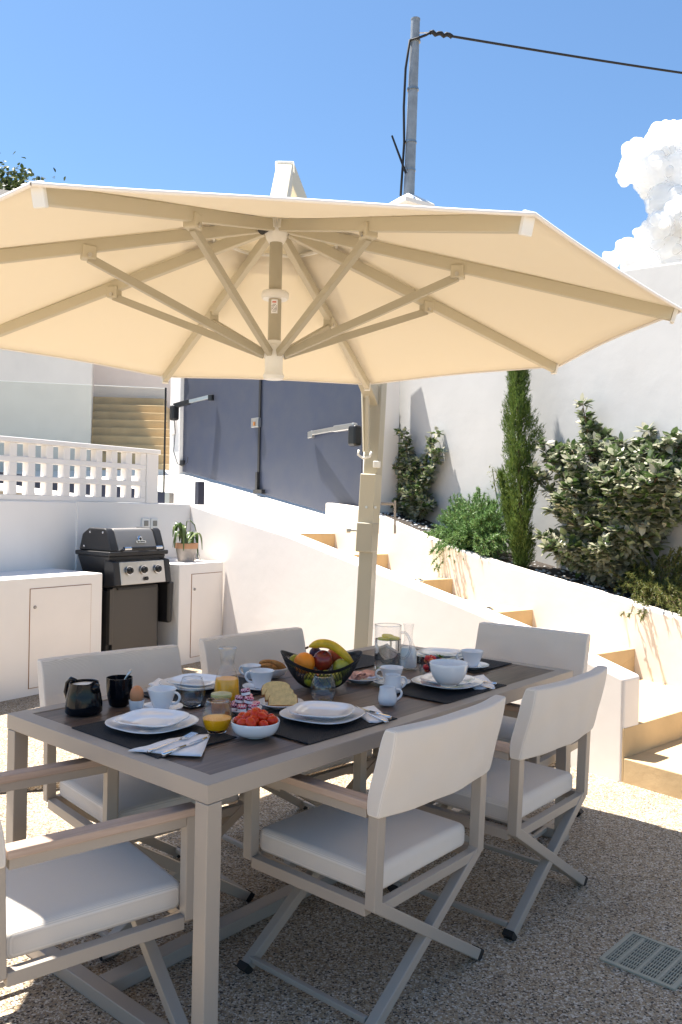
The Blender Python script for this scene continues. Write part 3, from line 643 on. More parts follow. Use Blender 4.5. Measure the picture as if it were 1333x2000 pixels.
def shrub(label, base, tips, seed, dens=150, L=.055, rad=.13, side=7):
    rr = random.Random(seed); t = thing('broadleaf_shrub', label, 'shrub', base); B = Vector(base)
    lv = MB(); st = MB()
    for (tip, r0, wgt) in tips:
        T = Vector(tip) - B; T0 = Vector((0, 0, 0)); bul = Vector((T.x * -.18, T.y * -.1, 0)) + Vector((rr.gauss(0, .02), rr.gauss(0, .02), 0))
        pts = curve_pts(T0, T, bul, 14, rr, .006); st.tube(pts, [lerp(r0, .003, i / 14) for i in range(15)], 6)
        # side shoots
        for k in range(int(side * wgt)):
            i = rr.randint(3, 13); o = pts[i]; dv_ = rvec(rr, 1); dv_.z = abs(dv_.z) * .9 + .25; dv_.normalize(); ln = rr.uniform(.5, 1.2) * rad * (1.25 - .6 * i / 14) * 1.5
            e = o + dv_ * ln; sp_ = curve_pts(o, e, Vector((0, 0, .015)), 6, rr, .003); st.tube(sp_, [.003] * 7, 4, caps=False)
            for q in range(int(dens / side * .5)):
                f = rr.random() ** .7; p = sp_[min(6, int(f * 6))]; d = (dv_ * .8 + rvec(rr, .6)); d.z += .1
                leafcard(lv, p + rvec(rr, .008), d, Vector((rr.gauss(0, .35), rr.gauss(0, .35), 1)), L * rr.uniform(.6, 1.15), L * .58 * rr.uniform(.8, 1.1))
        for q in range(int(dens * wgt * .6)):
            i = rr.randint(3, 14); p = pts[i]; d = rvec(rr, 1); d.z = d.z * .5 + .35
            leafcard(lv, p + d.normalized() * rr.uniform(0, .03), d, Vector((rr.gauss(0, .35), rr.gauss(0, .35), 1)), L * rr.uniform(.6, 1.15), L * .58 * rr.uniform(.8, 1.1))
    make('foliage', lv, 'leaf_elaeagnus', parent=t, weld=False, smooth=True); make('branches', st, 'bark', parent=t, weld=False, smooth=True)
    return t
def basep(px, py, off): p = bedp(px, py, off); p.z = bed_z(p); return p
B1 = basep(1190, 1150, .30)
tips = [bedp(1138, 790, .35), bedp(1150, 830, .45), bedp(1120, 880, .30), bedp(1062, 868, .28), bedp(1090, 880, .42), bedp(1044, 930, .25), bedp(1215, 868, .42), bedp(1190, 880, .30), bedp(1240, 905, .5), bedp(1262, 845, .42), bedp(1285, 880, .3), bedp(1310, 855, .35),
        bedp(1345, 850, .45), bedp(1340, 920, .3), bedp(1325, 975, .25), bedp(1290, 950, .22), bedp(1080, 1000, .2), bedp(1060, 1050, .2), bedp(1130, 985, .15), bedp(1200, 960, .15), bedp(1240, 1000, .2), bedp(1160, 1010, .4), bedp(1110, 1070, .25), bedp(1210, 1040, .2), bedp(1360, 990, .3), bedp(1170, 920, .2), bedp(1150, 1090, .3), bedp(1300, 1010, .25)]
rq = random.Random(77)
for _ in range(22):
    x_ = rq.uniform(1065, 1345); y_ = rq.uniform(890, 1080 if x_ < 1200 else 970); tips.append(bedp(x_, y_, rq.uniform(.08, .5)))
shrub('large silvery green broadleaf shrub right of the tall narrow conifer', B1, [(t, rr.uniform(.008, .02), 1.0) for t in tips], 11, dens=560, L=.082, rad=.155, side=12)
B2 = basep(812, 1030, .35)
tips = [bedp(790, 845, .35), bedp(772, 880, .4), bedp(760, 930, .4), bedp(852, 848, .4), bedp(862, 885, .4), bedp(842, 920, .35), bedp(790, 930, .3), bedp(810, 950, .3), bedp(772, 990, .35), bedp(838, 990, .35), bedp(800, 880, .45), bedp(822, 900, .5)]
shrub('smaller two pronged broadleaf shrub beside the parasol mast', B2, [(t, .012, .8) for t in tips], 12, dens=420, L=.070, rad=.105, side=10)
def conifer(label, base, top, wpx, seed, n=9000, off2=None):
    rr = random.Random(seed); t = thing('conifer', label, 'conifer', base); B = Vector(base); H = top.z - base.z; axis = top - B
    make('trunk', MB().tube([(0, 0, 0), axis * .5, axis * .96], [.022, .014, .003], 8), 'bark', parent=t, smooth=True)
    lv = MB()
    def col_(b0, b1, rmax, cnt):
        b0, b1 = Vector(b0), Vector(b1); ax = b1 - b0
        for _ in range(cnt // 12):
            h = rr.random(); c = b0 + ax * h; prof_ = rmax * (min(1, .45 + h * 2.5) * (1 - max(0, h - .55) / .45 * .8)); a = rr.uniform(0, 6.28)
            bumpy = .75 + .35 * noise.noise(Vector((math.cos(a) * 1.5, math.sin(a) * 1.5, h * 9 + seed))) * 2
            r = prof_ * bumpy * rr.uniform(.35, 1.) ; o = c + Vector((math.cos(a), math.sin(a), 0)) * r
            d0 = Vector((math.cos(a) * .35, math.sin(a) * .35, 1.)) + rvec(rr, .12)
            for q in range(12):
                p = o + d0.normalized() * rr.uniform(-.03, .04) + rvec(rr, .006); d = (d0 + rvec(rr, .35)).normalized(); L = rr.uniform(.02, .045); s = d.cross(rvec(rr, 1)).normalized() * .0028
                oo = len(lv.v); lv.v += [tuple(p - s), tuple(p + s), tuple(p + d * L)]; lv.f.append((oo, oo + 1, oo + 2))
    col_((0, 0, .02), axis, wpx, n)
    if off2: col_((0, 0, .0), off2 - B, wpx * .42, n // 5)
    make('foliage', lv, 'leaf_cypress', parent=t, weld=False); return t
B3 = basep(1020, 1098, .22); T3 = bedp(1008, 640, .30)
conifer('tall narrow green conifer in the bed between rosemary and the large shrub', B3, T3, .185, 4, 46000, bedp(978, 925, .22))
B4 = basep(758, 1010, .60); T4 = bedp(757, 735, .60)
conifer('dark narrow conifer half hidden behind the parasol mast', B4, T4, .10, 9, 9000)
def rosemary(label, base, tips, seed, m='leaf_rosemary', per=9, dens=46, spread=.06):
    rr = random.Random(seed); t = thing('rosemary_bush', label, 'shrub', base, group=None); B = Vector(base); lv = MB(); st = MB()
    for tip in tips:
        for k in range(per):
            T = Vector(tip) - B + rvec(rr, spread); o = Vector((T.x * .25, T.y * .25, 0)) + Vector((rr.gauss(0, .05), rr.gauss(0, .05), 0))
            pts = curve_pts(o, T, Vector((0, 0, .10 if T.z < .12 else .02)), 12, rr, .005); st.tube(pts, [.0018] * 13, 4, caps=False)
            for q in range(dens * 2):
                f = 1 - rr.random() ** 1.5 * .95; i = min(11, int(f * 12)); p = pts[i].lerp(pts[i + 1], rr.random()); ax = (pts[i + 1] - pts[i]).normalized()
                d = (ax * .7 + rvec(rr, .7)).normalized(); L = rr.uniform(.02, .038); s = d.cross(rvec(rr, 1)).normalized() * .0043
                oo = len(lv.v); lv.v += [tuple(p - s), tuple(p + s), tuple(p + d * L)]; lv.f.append((oo, oo + 1, oo + 2))
    make('foliage', lv, m, parent=t, weld=False); make('stems', st, 'bark', parent=t, weld=False); return t
B5 = basep(925, 1070, .25)
tips = [bedp(x, y, o) for x, y, o in ((880, 1000, .35), (905, 985, .45), (940, 975, .4), (960, 990, .3), (925, 1010, .25), (895, 1030, .2), (865, 1040, .25), (975, 1030, .3), (850, 1050, .12), (870, 1085, .02), (915, 1040, .12), (950, 1045, .12), (980, 1060, .15), (930, 1075, .1), (895, 1070, .05), (960, 1080, .12), (885, 1015, .3), (945, 1010, .15), (870, 1060, .08), (905, 1055, .1), (945, 1065, .1), (930, 1045, .2), (970, 1010, .2))]
rosemary('bushy green rosemary spilling over the planter wall left of the conifer', B5, tips, 21, per=30, dens=62, spread=.07)
tips = [bedp(x, y, o) for x, y, o in ((1225, 1110, .4), (1250, 1095, .35), (1290, 1085, .4), (1320, 1080, .3), (1335, 1100, .3), (1240, 1140, .25), (1270, 1150, .2), (1300, 1140, .2), (1325, 1160, .15), (1340, 1190, .1), (1290, 1180, .12), (1255, 1165, .12), (1225, 1150, .15), (1242, 1212, -.03), (1310, 1190, .1), (1340, 1140, .3))]
rosemary('low yellowish rosemary at the right edge below the large shrub', basep(1285, 1180, .3), tips, 22, 'leaf_rosemary_yellow', per=12, dens=46)
# thin flowering sprig
bs = basep(985, 1060, .6); t = thing('dry_sprig', 'thin dry sprig standing above the rosemary left of the conifer', 'plant', bs)
tp = bedp(962, 915, .5) - bs
make('stem', MB().tube([(0, 0, 0), tp * .6 + Vector((0, 0, .02)), tp], .004, 5), 'leaf_rosemary_yellow', parent=t)
mb = MB(); rr = random.Random(8)
for k in range(60): leafcard(mb, tp * rr.uniform(.75, 1.0) + rvec(rr, .03), rvec(rr), Vector((0, 0, 1)), .03, .012)
make('leaves', mb, 'leaf_rosemary_yellow', parent=t, weld=False)
# far oak at the left edge
def tree(base, top, cr, seed):
    rr = random.Random(seed); t = thing('oak_tree', 'dark leafy tree showing behind the left corner of the parasol', 'tree', base); H = top
    make('trunk', MB().tube([(0, 0, 0), (.1, 0, H * .35), (-.05, .1, H * .7)], [.22, .16, .07], 10), 'bark', parent=t, smooth=True)
    lm = MB(); lv = MB()
    for k in range(26):
        a = rr.uniform(0, 6.28); e = rr.uniform(-.5, 1.2); r = cr * rr.uniform(.55, .95)
        c = Vector((math.cos(a) * math.cos(e) * r, math.sin(a) * math.cos(e) * r, H * .72 + math.sin(e) * r * .9)); lm.tube([(0, 0, H * .45), c * .6 + Vector((0, 0, H * .25)), c], [.06, .03, .01], 5, caps=False)
        for q in range(1100):
            p = c + rvec(rr, cr * .17); leafcard(lv, p, rvec(rr), Vector((0, 0, 1)) + rvec(rr, .5), .12, .07)
    make('limbs', lm, 'bark', parent=t); make('crown', lv, 'leaf_oak', parent=t, weld=False)
tree((-7.25, 16.5, 1.9), 6.0, 1.75, 31)

# ------------------------------------------------------------------ utility pole
pb = DD(799, 383, 12.2)
pil = thing('column', 'white rendered column with a shallow pyramid cap under the metal pole', 'column', (pb.x, pb.y, 1.2), .6)
zc = pb.z - 1.2
make('shaft', MB().box((0, 0, (zc - .2) / 2), (.34, .34, zc - .2)), 'render_white', parent=pil, bevel=.01)
make('cap', MB().add([(-.27, -.27, zc - .2), (.27, -.27, zc - .2), (.27, .27, zc - .2), (-.27, .27, zc - .2), (-.27, -.27, zc - .14), (.27, -.27, zc - .14), (.27, .27, zc - .14), (-.27, .27, zc - .14), (0, 0, zc + .06)], [(3, 2, 1, 0), (0, 1, 5, 4), (1, 2, 6, 5), (2, 3, 7, 6), (3, 0, 4, 7), (4, 5, 8), (5, 6, 8), (6, 7, 8), (7, 4, 8)]), 'render_white', parent=pil)
ptop = DD(812, 40, 12.2); up = thing('utility_pole', 'grey galvanised metal pole with black cable clipped along it', 'pole', pb)
ax = ptop - pb
make('pole', MB().tube([ax * -.01, ax * .5, ax], [.082, .075, .066], 18), 'galvanised', parent=up, smooth=40)
make('top_cap', MB().lathe([(0, .0), (.07, 0), (.07, .02), (0, .03)], 18, c=ax), 'galvanised', parent=up, smooth=40)
for f in (.14, .30, .60, .875): make('band', MB().tube([ax * f, ax * f + Vector((0, 0, .03))], .086, 18), 'steel_dark', parent=up, smooth=40)
cpts = [ax * 0.0 + Vector((-.12, 0, 0)), ax * .15 + Vector((-.11, -.02, 0)), ax * .3 + Vector((-.10, -.02, 0)), ax * .5 + Vector((-.125, -.02, 0)), ax * .72 + Vector((-.12, -.02, 0)), ax * .875 + Vector((-.075, -.06, 0)), ax * .88 + Vector((.06, -.09, .01)), ax * .91 + Vector((.16, -.04, 0)), ax * .925 + Vector((.22, 0, .02))]
make('cable', MB().tube(cpts, .018, 8), 'cable', parent=up, smooth=True)
make('hook', MB().tube([ax * .93 + Vector((.06, 0, 0)), ax * .925 + Vector((.22, 0, .02))], .008, 6), 'steel', parent=up)
w0 = pb + ax * .925 + Vector((.22, 0, .02)); w1 = DD(1333, 134, 13.5); wd = w1 - w0
wp = [w0 + wd * t + Vector((0, 0, -.07 * math.sin(math.pi * min(t / 2.2, 1)))) for t in [i / 12 for i in range(27)]]
wob = [w0 + wd * (t * .01) + Vector((0, 0, .02 * math.sin(t * 2.2))) for t in range(0, 9)]
o = thing('overhead_wire', 'black overhead wire running from the metal pole to the right', 'wire', w0)
make('span', MB().tube([p - w0 for p in wp], .018, 8), 'cable', parent=o, smooth=True); make('spiral_grip', MB().tube([p - w0 for p in wob], .032, 8), 'cable', parent=o, smooth=True)
r0, r1 = DD(793, 338, 12.1), DD(766, 265, 12.1)
o = make('antenna', MB().tube([(0, 0, 0), r1 - r0], [.018, .014], 8), 'cable', loc=r0, smooth=40); tag(o, 'thin black rod slanting up left of the metal pole', 'antenna')

# ------------------------------------------------------------------ cloud
rr = random.Random(17)
def cloud():
    D0 = 420.; K = D0 / FPX; import bmesh
    blobs = []
    for (x, y, r) in [(1290, 275, 38), (1245, 300, 36), (1325, 270, 40), (1232, 335, 30), (1275, 340, 48), (1330, 340, 60), (1300, 395, 50), (1345, 420, 60), (1290, 440, 35), (1262, 458, 26), (1300, 480, 50), (1225, 492, 30), (1195, 510, 22), (1250, 520, 45), (1320, 540, 60), (1400, 330, 80), (1390, 450, 80), (1460, 420, 90), (1440, 550, 80), (1380, 560, 70), (1282, 300, 30)]:
        blobs.append((DD(x, y, D0 + rr.uniform(-6, 8)), r * K))
    mb = MB(); ref = blobs[0][0]
    def ball(c, r):
        n, m_ = 40, 26; base = len(mb.v)
        for i in range(m_ + 1):
            t = math.pi * i / m_
            for k in range(n):
                a = 2 * math.pi * k / n; d = Vector((math.sin(t) * math.cos(a), math.sin(t) * math.sin(a), math.cos(t))); q = c + d * r
                f = 1 + .16 * noise.fractal(q * .12, 1.0, 2.1, 3) + .10 * (1 - 2 * abs(noise.noise(q * .22)))
                mb.v.append(tuple(c + d * r * f - ref))
        for i in range(m_):
            for k in range(n): k2 = (k + 1) % n; mb.f.append((base + i * n + k, base + (i + 1) * n + k, base + (i + 1) * n + k2, base + i * n + k2))
    for c, r in blobs:
        ball(c, r * .8)
        for j in range(9):
            d = rvec(rr).normalized(); ball(c + d * r * .78, r * rr.uniform(.16, .34))
    o = make('cloud', mb, 'cloud', smooth=True, loc=ref, weld='keep'); tag(o, 'billowing white cumulus cloud above the tall wall at the right', 'cloud')
cloud()
# ================================================================== PARASOL
UC = Vector((-.281, 3.312)); UR = 1.5; UA = R(-106.28); ZE, ZT = 2.145, 2.572
um = thing('parasol', 'large octagonal cream cantilever parasol over the table', 'parasol', (UC.x, UC.y, 0))
cor = [Vector((math.cos(UA + k * math.pi / 4), math.sin(UA + k * math.pi / 4))) for k in range(8)]
# canopy cloth with vent hole, subdivided, slightly sagging between ribs
mb = MB(); NR, NS = 14, 10; rin = .27
def cz(f): return lerp(ZT + .043, ZE + .022, f)
ring = []
for i in range(NR + 1):
    f = lerp(rin / UR, 1.012, i / NR)
    for k in range(8):
        a, b = cor[k] * UR * f, cor[(k + 1) % 8] * UR * f
        for j in range(NS):
            t = j / NS; p = a.lerp(b, t); sag = -.030 * math.sin(math.pi * t) * math.sin(math.pi * min(f, 1)) + .006 * math.sin(math.pi * t) ** 2
            pin = 1 - .012 * math.sin(math.pi * t) * f
            mb.v.append((p.x * pin, p.y * pin, cz(f) + sag))
n_ = 8 * NS
for i in range(NR):
    for k in range(n_): mb.f.append((i * n_ + k, i * n_ + (k + 1) % n_, (i + 1) * n_ + (k + 1) % n_, (i + 1) * n_ + k))
can = make('canopy', mb, 'canvas', parent=um, smooth=30, weld='keep')
so = can.modifiers.new('solid', 'SOLIDIFY'); so.thickness = .003
# hem
hem = [Vector(mb.v[NR * n_ + k]) for k in range(n_)]
make('hem', MB().tube(hem + [hem[0]], .0055, 6, caps=False), 'render_white', parent=can, smooth=True)
# vent cap above the hole
mb = MB(); 
for f, z in ((.0, 2.615), (.02, 2.612), (.27, 2.522), (.275, 2.512)):
    for k in range(8): p = cor[k] * UR * f; mb.v.append((p.x, p.y, z))
for i in range(3):
    for k in range(8): mb.f.append((i * 8 + k, i * 8 + (k + 1) % 8, (i + 1) * 8 + (k + 1) % 8, (i + 1) * 8 + k))
vt = make('vent_cap', mb, 'canvas', parent=can, weld='keep'); so = vt.modifiers.new('solid', 'SOLIDIFY'); so.thickness = .003
# vent ring frame
rv = [(cor[k] * rin).to_3d() + Vector((0, 0, cz(rin / UR) - .006)) for k in range(8)]
make('vent_ring', MB().tube(rv + [rv[0]], .008, 6, caps=False), 'white_plastic', parent=can)
# centre pole, hubs
make('pole', MB().lathe([(.026, 2.04), (.026, 2.55)], 24), 'mast_metal', parent=um, smooth=40)
hub = make('top_hub', MB().lathe([(.03, 2.50), (.042, 2.52), (.05, 2.56), (.05, 2.60), (.03, 2.63), (0, 2.63)], 24), 'white_plastic', parent=um, smooth=40)
hub2 = make('lower_hub', MB().lathe([(0, 1.955), (.038, 1.957), (.043, 1.97), (.036, 1.985), (.036, 2.04), (.040, 2.045), (.040, 2.09), (.029, 2.095), (.029, 2.11), (0, 2.11)], 28), 'white_plastic', parent=um, smooth=40)
make('disc', MB().lathe([(.026, 2.276), (.05, 2.276), (.055, 2.282), (.055, 2.300), (.05, 2.306), (.026, 2.306)], 28), 'white_plastic', parent=um, smooth=40)
stk = make('sticker', MB().add([(.0268 * math.sin(a), -.0268 * math.cos(a), z) for z in (2.215, 2.270) for a in [-.5 + .1 * i for i in range(11)]], [(i, i + 1, 12 + i, 11 + i) for i in range(10)]), 'napkin', parent=um)
mb = MB(); mr_ = MB()
for j, z in enumerate((2.222, 2.2275, 2.233, 2.2385, 2.244, 2.2495)):
    for q in range(6):
        if (j * 7 + q * 3) % 5 == 0: continue
        a0, a1 = -.42 + q * .14, -.42 + q * .14 + .10; mb.add([(.0271 * math.sin(a), -.0271 * math.cos(a), zz) for zz in (z, z + .0022) for a in (a0, a1)], [(0, 1, 3, 2)])
make('sticker_text', mb, 'rubber', parent=stk)
for q in range(4): a0, a1 = -.30 + q * .15, -.30 + q * .15 + .12; mr_.add([(.0271 * math.sin(a), -.0271 * math.cos(a), zz) for zz in (2.257, 2.263) for a in (a0, a1)], [(0, 1, 3, 2)])
make('sticker_heading', mr_, 'tomato', parent=stk)
make('camera_eye', MB().tube([(-.040, -.045, 2.545), (-.052, -.068, 2.528)], .017, 16), 'black_plastic', parent=hub, smooth=40)
for k in range(8):
    d3 = cor[k].to_3d(); up3 = Vector((0, 0, 1)); zr = lambda r: lerp(ZT, ZE, r / UR)
    a = d3 * .055 + up3 * zr(.055); b = d3 * (UR - .015) + up3 * zr(UR - .015)
    rib = make('rib', MB().bar(a, b, .028, .045), 'taupe_light', parent=um, bevel=.004)
    make('rib_end', MB().bar(b, b + (b - a).normalized() * .014, .034, .058), 'white_plastic', parent=rib, bevel=.003)
    br = d3 * .73 + up3 * (zr(.73) - .035)
    make('joint', MB().box(br + Vector((0, 0, .012)), (.05, .046, .05), math.atan2(d3.y, d3.x)), 'taupe_light', parent=rib, bevel=.006)
    s3 = Vector((-d3.y, d3.x, 0))
    make('bolt', MB().tube([br - s3 * .028, br + s3 * .028], .008, 10), 'steel', parent=rib, smooth=40)
    make('strut', MB().bar(d3 * .045 + up3 * 2.055, br - up3 * .006, .022, .030), 'mast_metal', parent=um, bevel=.003)
    make('hub_arm', MB().bar(d3 * .03 + up3 * 2.57, d3 * .075 + up3 * 2.558, .036, .035), 'white_plastic', parent=hub, bevel=.004)
# boom over the canopy and the mast
def rel(p): return Vector(p) - Vector((UC.x, UC.y, 0))
hubtop = Vector((0, 0, 2.60)); apex = rel(DD(557, 338, 3.63)); jt = rel((.19, 5.06, 2.10))
make('front_arm', MB().bar(hubtop, apex + (apex - hubtop).normalized() * .03, .072, .085, up=(0, 1, .3)), 'mast_metal', parent=um, bevel=.006)
make('rear_arm', MB().bar(apex, jt, .075, .10), 'mast_metal', parent=um, bevel=.006)
pv = make('pivot_plate', MB().bar(apex + Vector((-.0, 0, .0)), apex + Vector((.0, .01, .012)), .084, .10, up=(0, 1, 0)), 'white_plastic', parent=um, bevel=.01)
mpos = Vector((.14, 5.06)); mt = rel((.215, 5.06, 2.42)); mb0 = rel((.132, 5.06, .06)); md = (mt - mb0)
upm = Vector((-.35, -1, 0))
make('mast', MB().bar(mb0, mt, .088, .10, up=upm), 'mast_metal', parent=um, bevel=.005)
make('mast_track', MB().bar(mb0 + md * .52 + Vector((.022, .075, 0)), mt + Vector((.022, .075, 0)), .07, .05, up=upm), 'taupe_light', parent=um, bevel=.005)
make('mast_top_cap', MB().bar(mt + Vector((.03, .02, 0)), mt + Vector((.03, .02, .04)), .19, .17, up=upm), 'white_plastic', parent=um, bevel=.01)
c1_ = mb0 + md * .475; c2_ = mb0 + md * .675
crank = make('crank_box', MB().bar(c1_ + Vector((-.01, -.02, 0)), c2_ + Vector((-.01, -.02, 0)), .097, .13, up=upm), 'taupe_light', parent=um, bevel=.006)
make('lower_cover', MB().bar(c1_ + Vector((-.012, -.03, .0)), c1_ + md * .075 + Vector((-.012, -.03, 0)), .101, .135, up=upm), 'mast_metal', parent=crank, bevel=.006)
for (dx, f) in ((-.03, .59), (.025, .59), (.0, .515)): q = mb0 + md * f + Vector((dx, -.098, 0)); make('screw', MB().tube([q + Vector((0, .012, 0)), q], .008, 10), 'steel', parent=crank, smooth=40)
hq = mb0 + md * .60 + Vector((.06, -.04, 0))
hn = make('crank_handle', MB().tube([hq, hq + Vector((.075, 0, 0)), hq + Vector((.085, 0, -.01))], .009, 8).bar(hq + Vector((.085, 0, .02)), hq + Vector((.088, 0, -.18)), .02, .012), 'taupe_metal', parent=crank)
kq = mb0 + md * .53 + Vector((-.055, -.03, 0)); make('lock_knob', MB().tube([kq, kq - Vector((.06, 0, 0)), kq - Vector((.061, 0, 0)), kq - Vector((.085, 0, 0))], [.008, .008, .018, .018], 12), 'steel', parent=crank, smooth=40)
q = mb0 + md * .70 + Vector((.02, -.06, 0)); make('stub', MB().box(q, (.045, .04, .04)), 'white_plastic', parent=crank, bevel=.005)
# control rods beside the upper mast
ra = rel(DD(708, 742, 4.96)); rb_ = rel(DD(713, 882, 4.97)); rc = rel(DD(718, 770, 4.96))
make('control_rod', MB().bar(ra + Vector((0, 0, .08)), rb_, .018, .02), 'taupe_light', parent=um)
make('control_rod', MB().bar(rc + Vector((0, -.02, 0)), rb_ + Vector((.012, -.02, -.0)), .02, .02), 'taupe_light', parent=um)
hk = [rb_ + Vector((-.035, 0, .01)), rb_ + Vector((-.04, 0, -.02)), rb_ + Vector((-.01, 0, -.04)), rb_ + Vector((.03, 0, -.03)), rb_ + Vector((.04, 0, 0))]
make('rod_hook', MB().tube(hk, .007, 8), 'white_plastic', parent=um, smooth=True)
make('base', MB().bar(rel((.132 - .42, 5.06, .033)), rel((.132 + .42, 5.06, .033)), .09, .05).bar(rel((.132, 5.06 - .3, .034)), rel((.132, 5.06 + .42, .034)), .09, .048), 'taupe_metal', parent=um)

# ================================================================== TABLE
TO = Vector((-.319, 2.064)); TA = .8624; TLn, TW, TH = 2.088, 1.011, .75
ta_, tb_ = Vector((math.cos(TA), math.sin(TA))), Vector((-math.sin(TA), math.cos(TA)))
def T(u, v, z=TH): p = TO + ta_ * u + tb_ * v; return Vector((p.x, p.y, z))
tbl = thing('dining_table', 'long taupe metal garden table with dark plank top laid for breakfast', 'table', (TO.x, TO.y, 0), TA)
fw = .058; tt = .050
mb = MB(); z = TH - tt / 2
mb.prism([(0, 0), (TLn, 0), (TLn - fw, fw), (fw, fw)], TH - tt, TH); mb.prism([(0, TW), (fw, TW - fw), (TLn - fw, TW - fw), (TLn, TW)], TH - tt, TH)
mb.prism([(0, 0), (fw, fw), (fw, TW - fw), (0, TW)], TH - tt, TH); mb.prism([(TLn, 0), (TLn, TW), (TLn - fw, TW - fw), (TLn - fw, fw)], TH - tt, TH)
make('frame', mb, 'taupe_metal', parent=tbl, weld=False, bevel=.002, segs=1)
rr = random.Random(2); mb = MB(); nb = 5; bw_ = (TW - 2 * fw - .006) / nb
for j in range(nb):
    cuts = [fw + .003, lerp(.5, 1.6, ((j * 37) % 10) / 10), TLn - fw - .003]
    for i in range(2): mb.box(((cuts[i] + cuts[i + 1]) / 2, fw + .003 + bw_ * (j + .5), TH - .010), (cuts[i + 1] - cuts[i] - .002, bw_ - .002, .014 + .0002 * j))
make('tabletop', mb, 'table_wood', parent=tbl, weld=False, bevel=.0012, segs=1)
make('under_plate', MB().box((TLn / 2, TW / 2, TH - .024), (TLn - 2 * fw, TW - 2 * fw, .012)), 'black_satin', parent=tbl)
lw = .050
for (x, y) in ((lw / 2, lw / 2), (lw / 2, TW - lw / 2), (TLn - lw / 2, lw / 2), (TLn - lw / 2, TW - lw / 2)):
    make('leg', MB().box((x, y, (TH - tt) / 2), (lw - .001, lw - .001, TH - tt - .002)), 'taupe_metal', parent=tbl, bevel=.003)
for x in (lw / 2, TLn - lw / 2): make('foot_bar', MB().box((x, TW / 2, .024), (lw - .004, TW - 2 * lw, .044)), 'taupe_metal', parent=tbl, bevel=.003)
make('floor_stretcher', MB().box((TLn / 2, TW / 2, .0235), (TLn - 2 * lw, .06, .043)), 'taupe_metal', parent=tbl, bevel=.003)

# ================================================================== CHAIRS
def make_chair(curv):
    t = thing('armchair', '', 'chair')
    sx = .267; pw = .036
    for s in (-1, 1):
        make('back_post', MB().bar((s * sx, 0, .352), (s * sx, -.008, .64), pw, pw, up=(0, 1, 0)).bar((s * sx, -.009, .64), (s * sx, -.052, .845), pw - .006, .012, up=(0, 1, 0)), 'taupe_metal', parent=t, bevel=.003)
        make('front_post', MB().bar((s * sx, .488, .352), (s * sx, .488, .628), pw, pw, up=(0, 1, 0)), 'taupe_metal', parent=t, bevel=.003)
        make('arm_rail', MB().bar((s * sx, .018, .615), (s * sx, .4695, .615), .034, .026), 'taupe_metal', parent=t, bevel=.002)
        make('armrest', MB().bar((s * sx, .012, .640), (s * sx, .503, .640), .048, .023), 'arm_wood', parent=t, bevel=.004)
        make('seat_rail', MB().bar((s * sx, .018, .347), (s * sx, .470, .347), .030, .034), 'taupe_metal', parent=t, bevel=.002)
        make('floor_stretcher', MB().bar((s * .262, .02, .036), (s * .262, .485, .036), .018, .018), 'taupe_metal', parent=t, bevel=.003)
    for y in (0, .488):
        w_ = pw
        make('cross_leg', MB().bar((-sx, y, .362), (sx + .012, y, .014), .034, w_, up=(0, 1, 0)), 'taupe_metal', parent=t, bevel=.003)
        make('cross_leg', MB().bar((sx, y, .362), (-sx - .012, y, .014), .0345, w_ - .003, up=(0, 1, 0)), 'taupe_metal', parent=t, bevel=.003)
        make('cross_rail', MB().bar((-sx + .018, y, .349), (sx - .018, y, .349), .028, .030), 'taupe_metal', parent=t, bevel=.002)
        for s in (-1, 1): make('foot_cap', MB().bar((s * (sx + .008), y, .020), (s * (sx + .024), y, .006), .036, pw + .002, up=(0, 1, 0)), 'rubber', parent=t)
    make('seat_cushion', cushion(-.246, .246, .021, .484, .366, .076), 'fabric', parent=t, bevel=.022, segs=4)
    # curved sling back, wrapped around the posts
    mb = MB(); n = 22; m_ = 12; x0 = .292
    def bp(u, v, side):
        x = lerp(-x0, x0, u); c = -curv * (1 - (x / x0) ** 2); zz = lerp(.612, .862, v); lean = -.008 - .058 * max(0, v) ** 1.2
        hem_ = .002 * math.sin(u * 19) * (1 - v) * .5; th = .031 * (1 - .25 * abs(2 * v - 1) ** 4) * (1 - .12 * abs(2 * u - 1) ** 8)
        wr = .0022 * math.sin(u * 23 + v * 5) * math.sin(math.pi * v) + .0018 * math.sin(v * 9 - u * 14)
        return (x, c + lean + side * th + wr, zz + hem_ + .001 * math.sin(math.pi * u))
    for side in (-1, 1):
        for i in range(n + 1):
            for j in range(m_ + 1): mb.v.append(bp(i / n, j / m_, side))
    N1 = (n + 1) * (m_ + 1)
    for i in range(n):
        for j in range(m_):
            a = i * (m_ + 1) + j; mb.f.append((a, a + m_ + 1, a + m_ + 2, a + 1)); mb.f.append((N1 + a, N1 + a + 1, N1 + a + m_ + 2, N1 + a + m_ + 1))
    for i in range(n):
        for j in (0, m_):
            a = i * (m_ + 1) + j; b = a + m_ + 1; mb.f.append((a, b, N1 + b, N1 + a))
    for j in range(m_):
        for i in (0, n):
            a = i * (m_ + 1) + j; b = a + 1; mb.f.append((a, b, N1 + b, N1 + a))
    make('backrest', mb, 'fabric', parent=t, bevel=.008, segs=3)
    return t
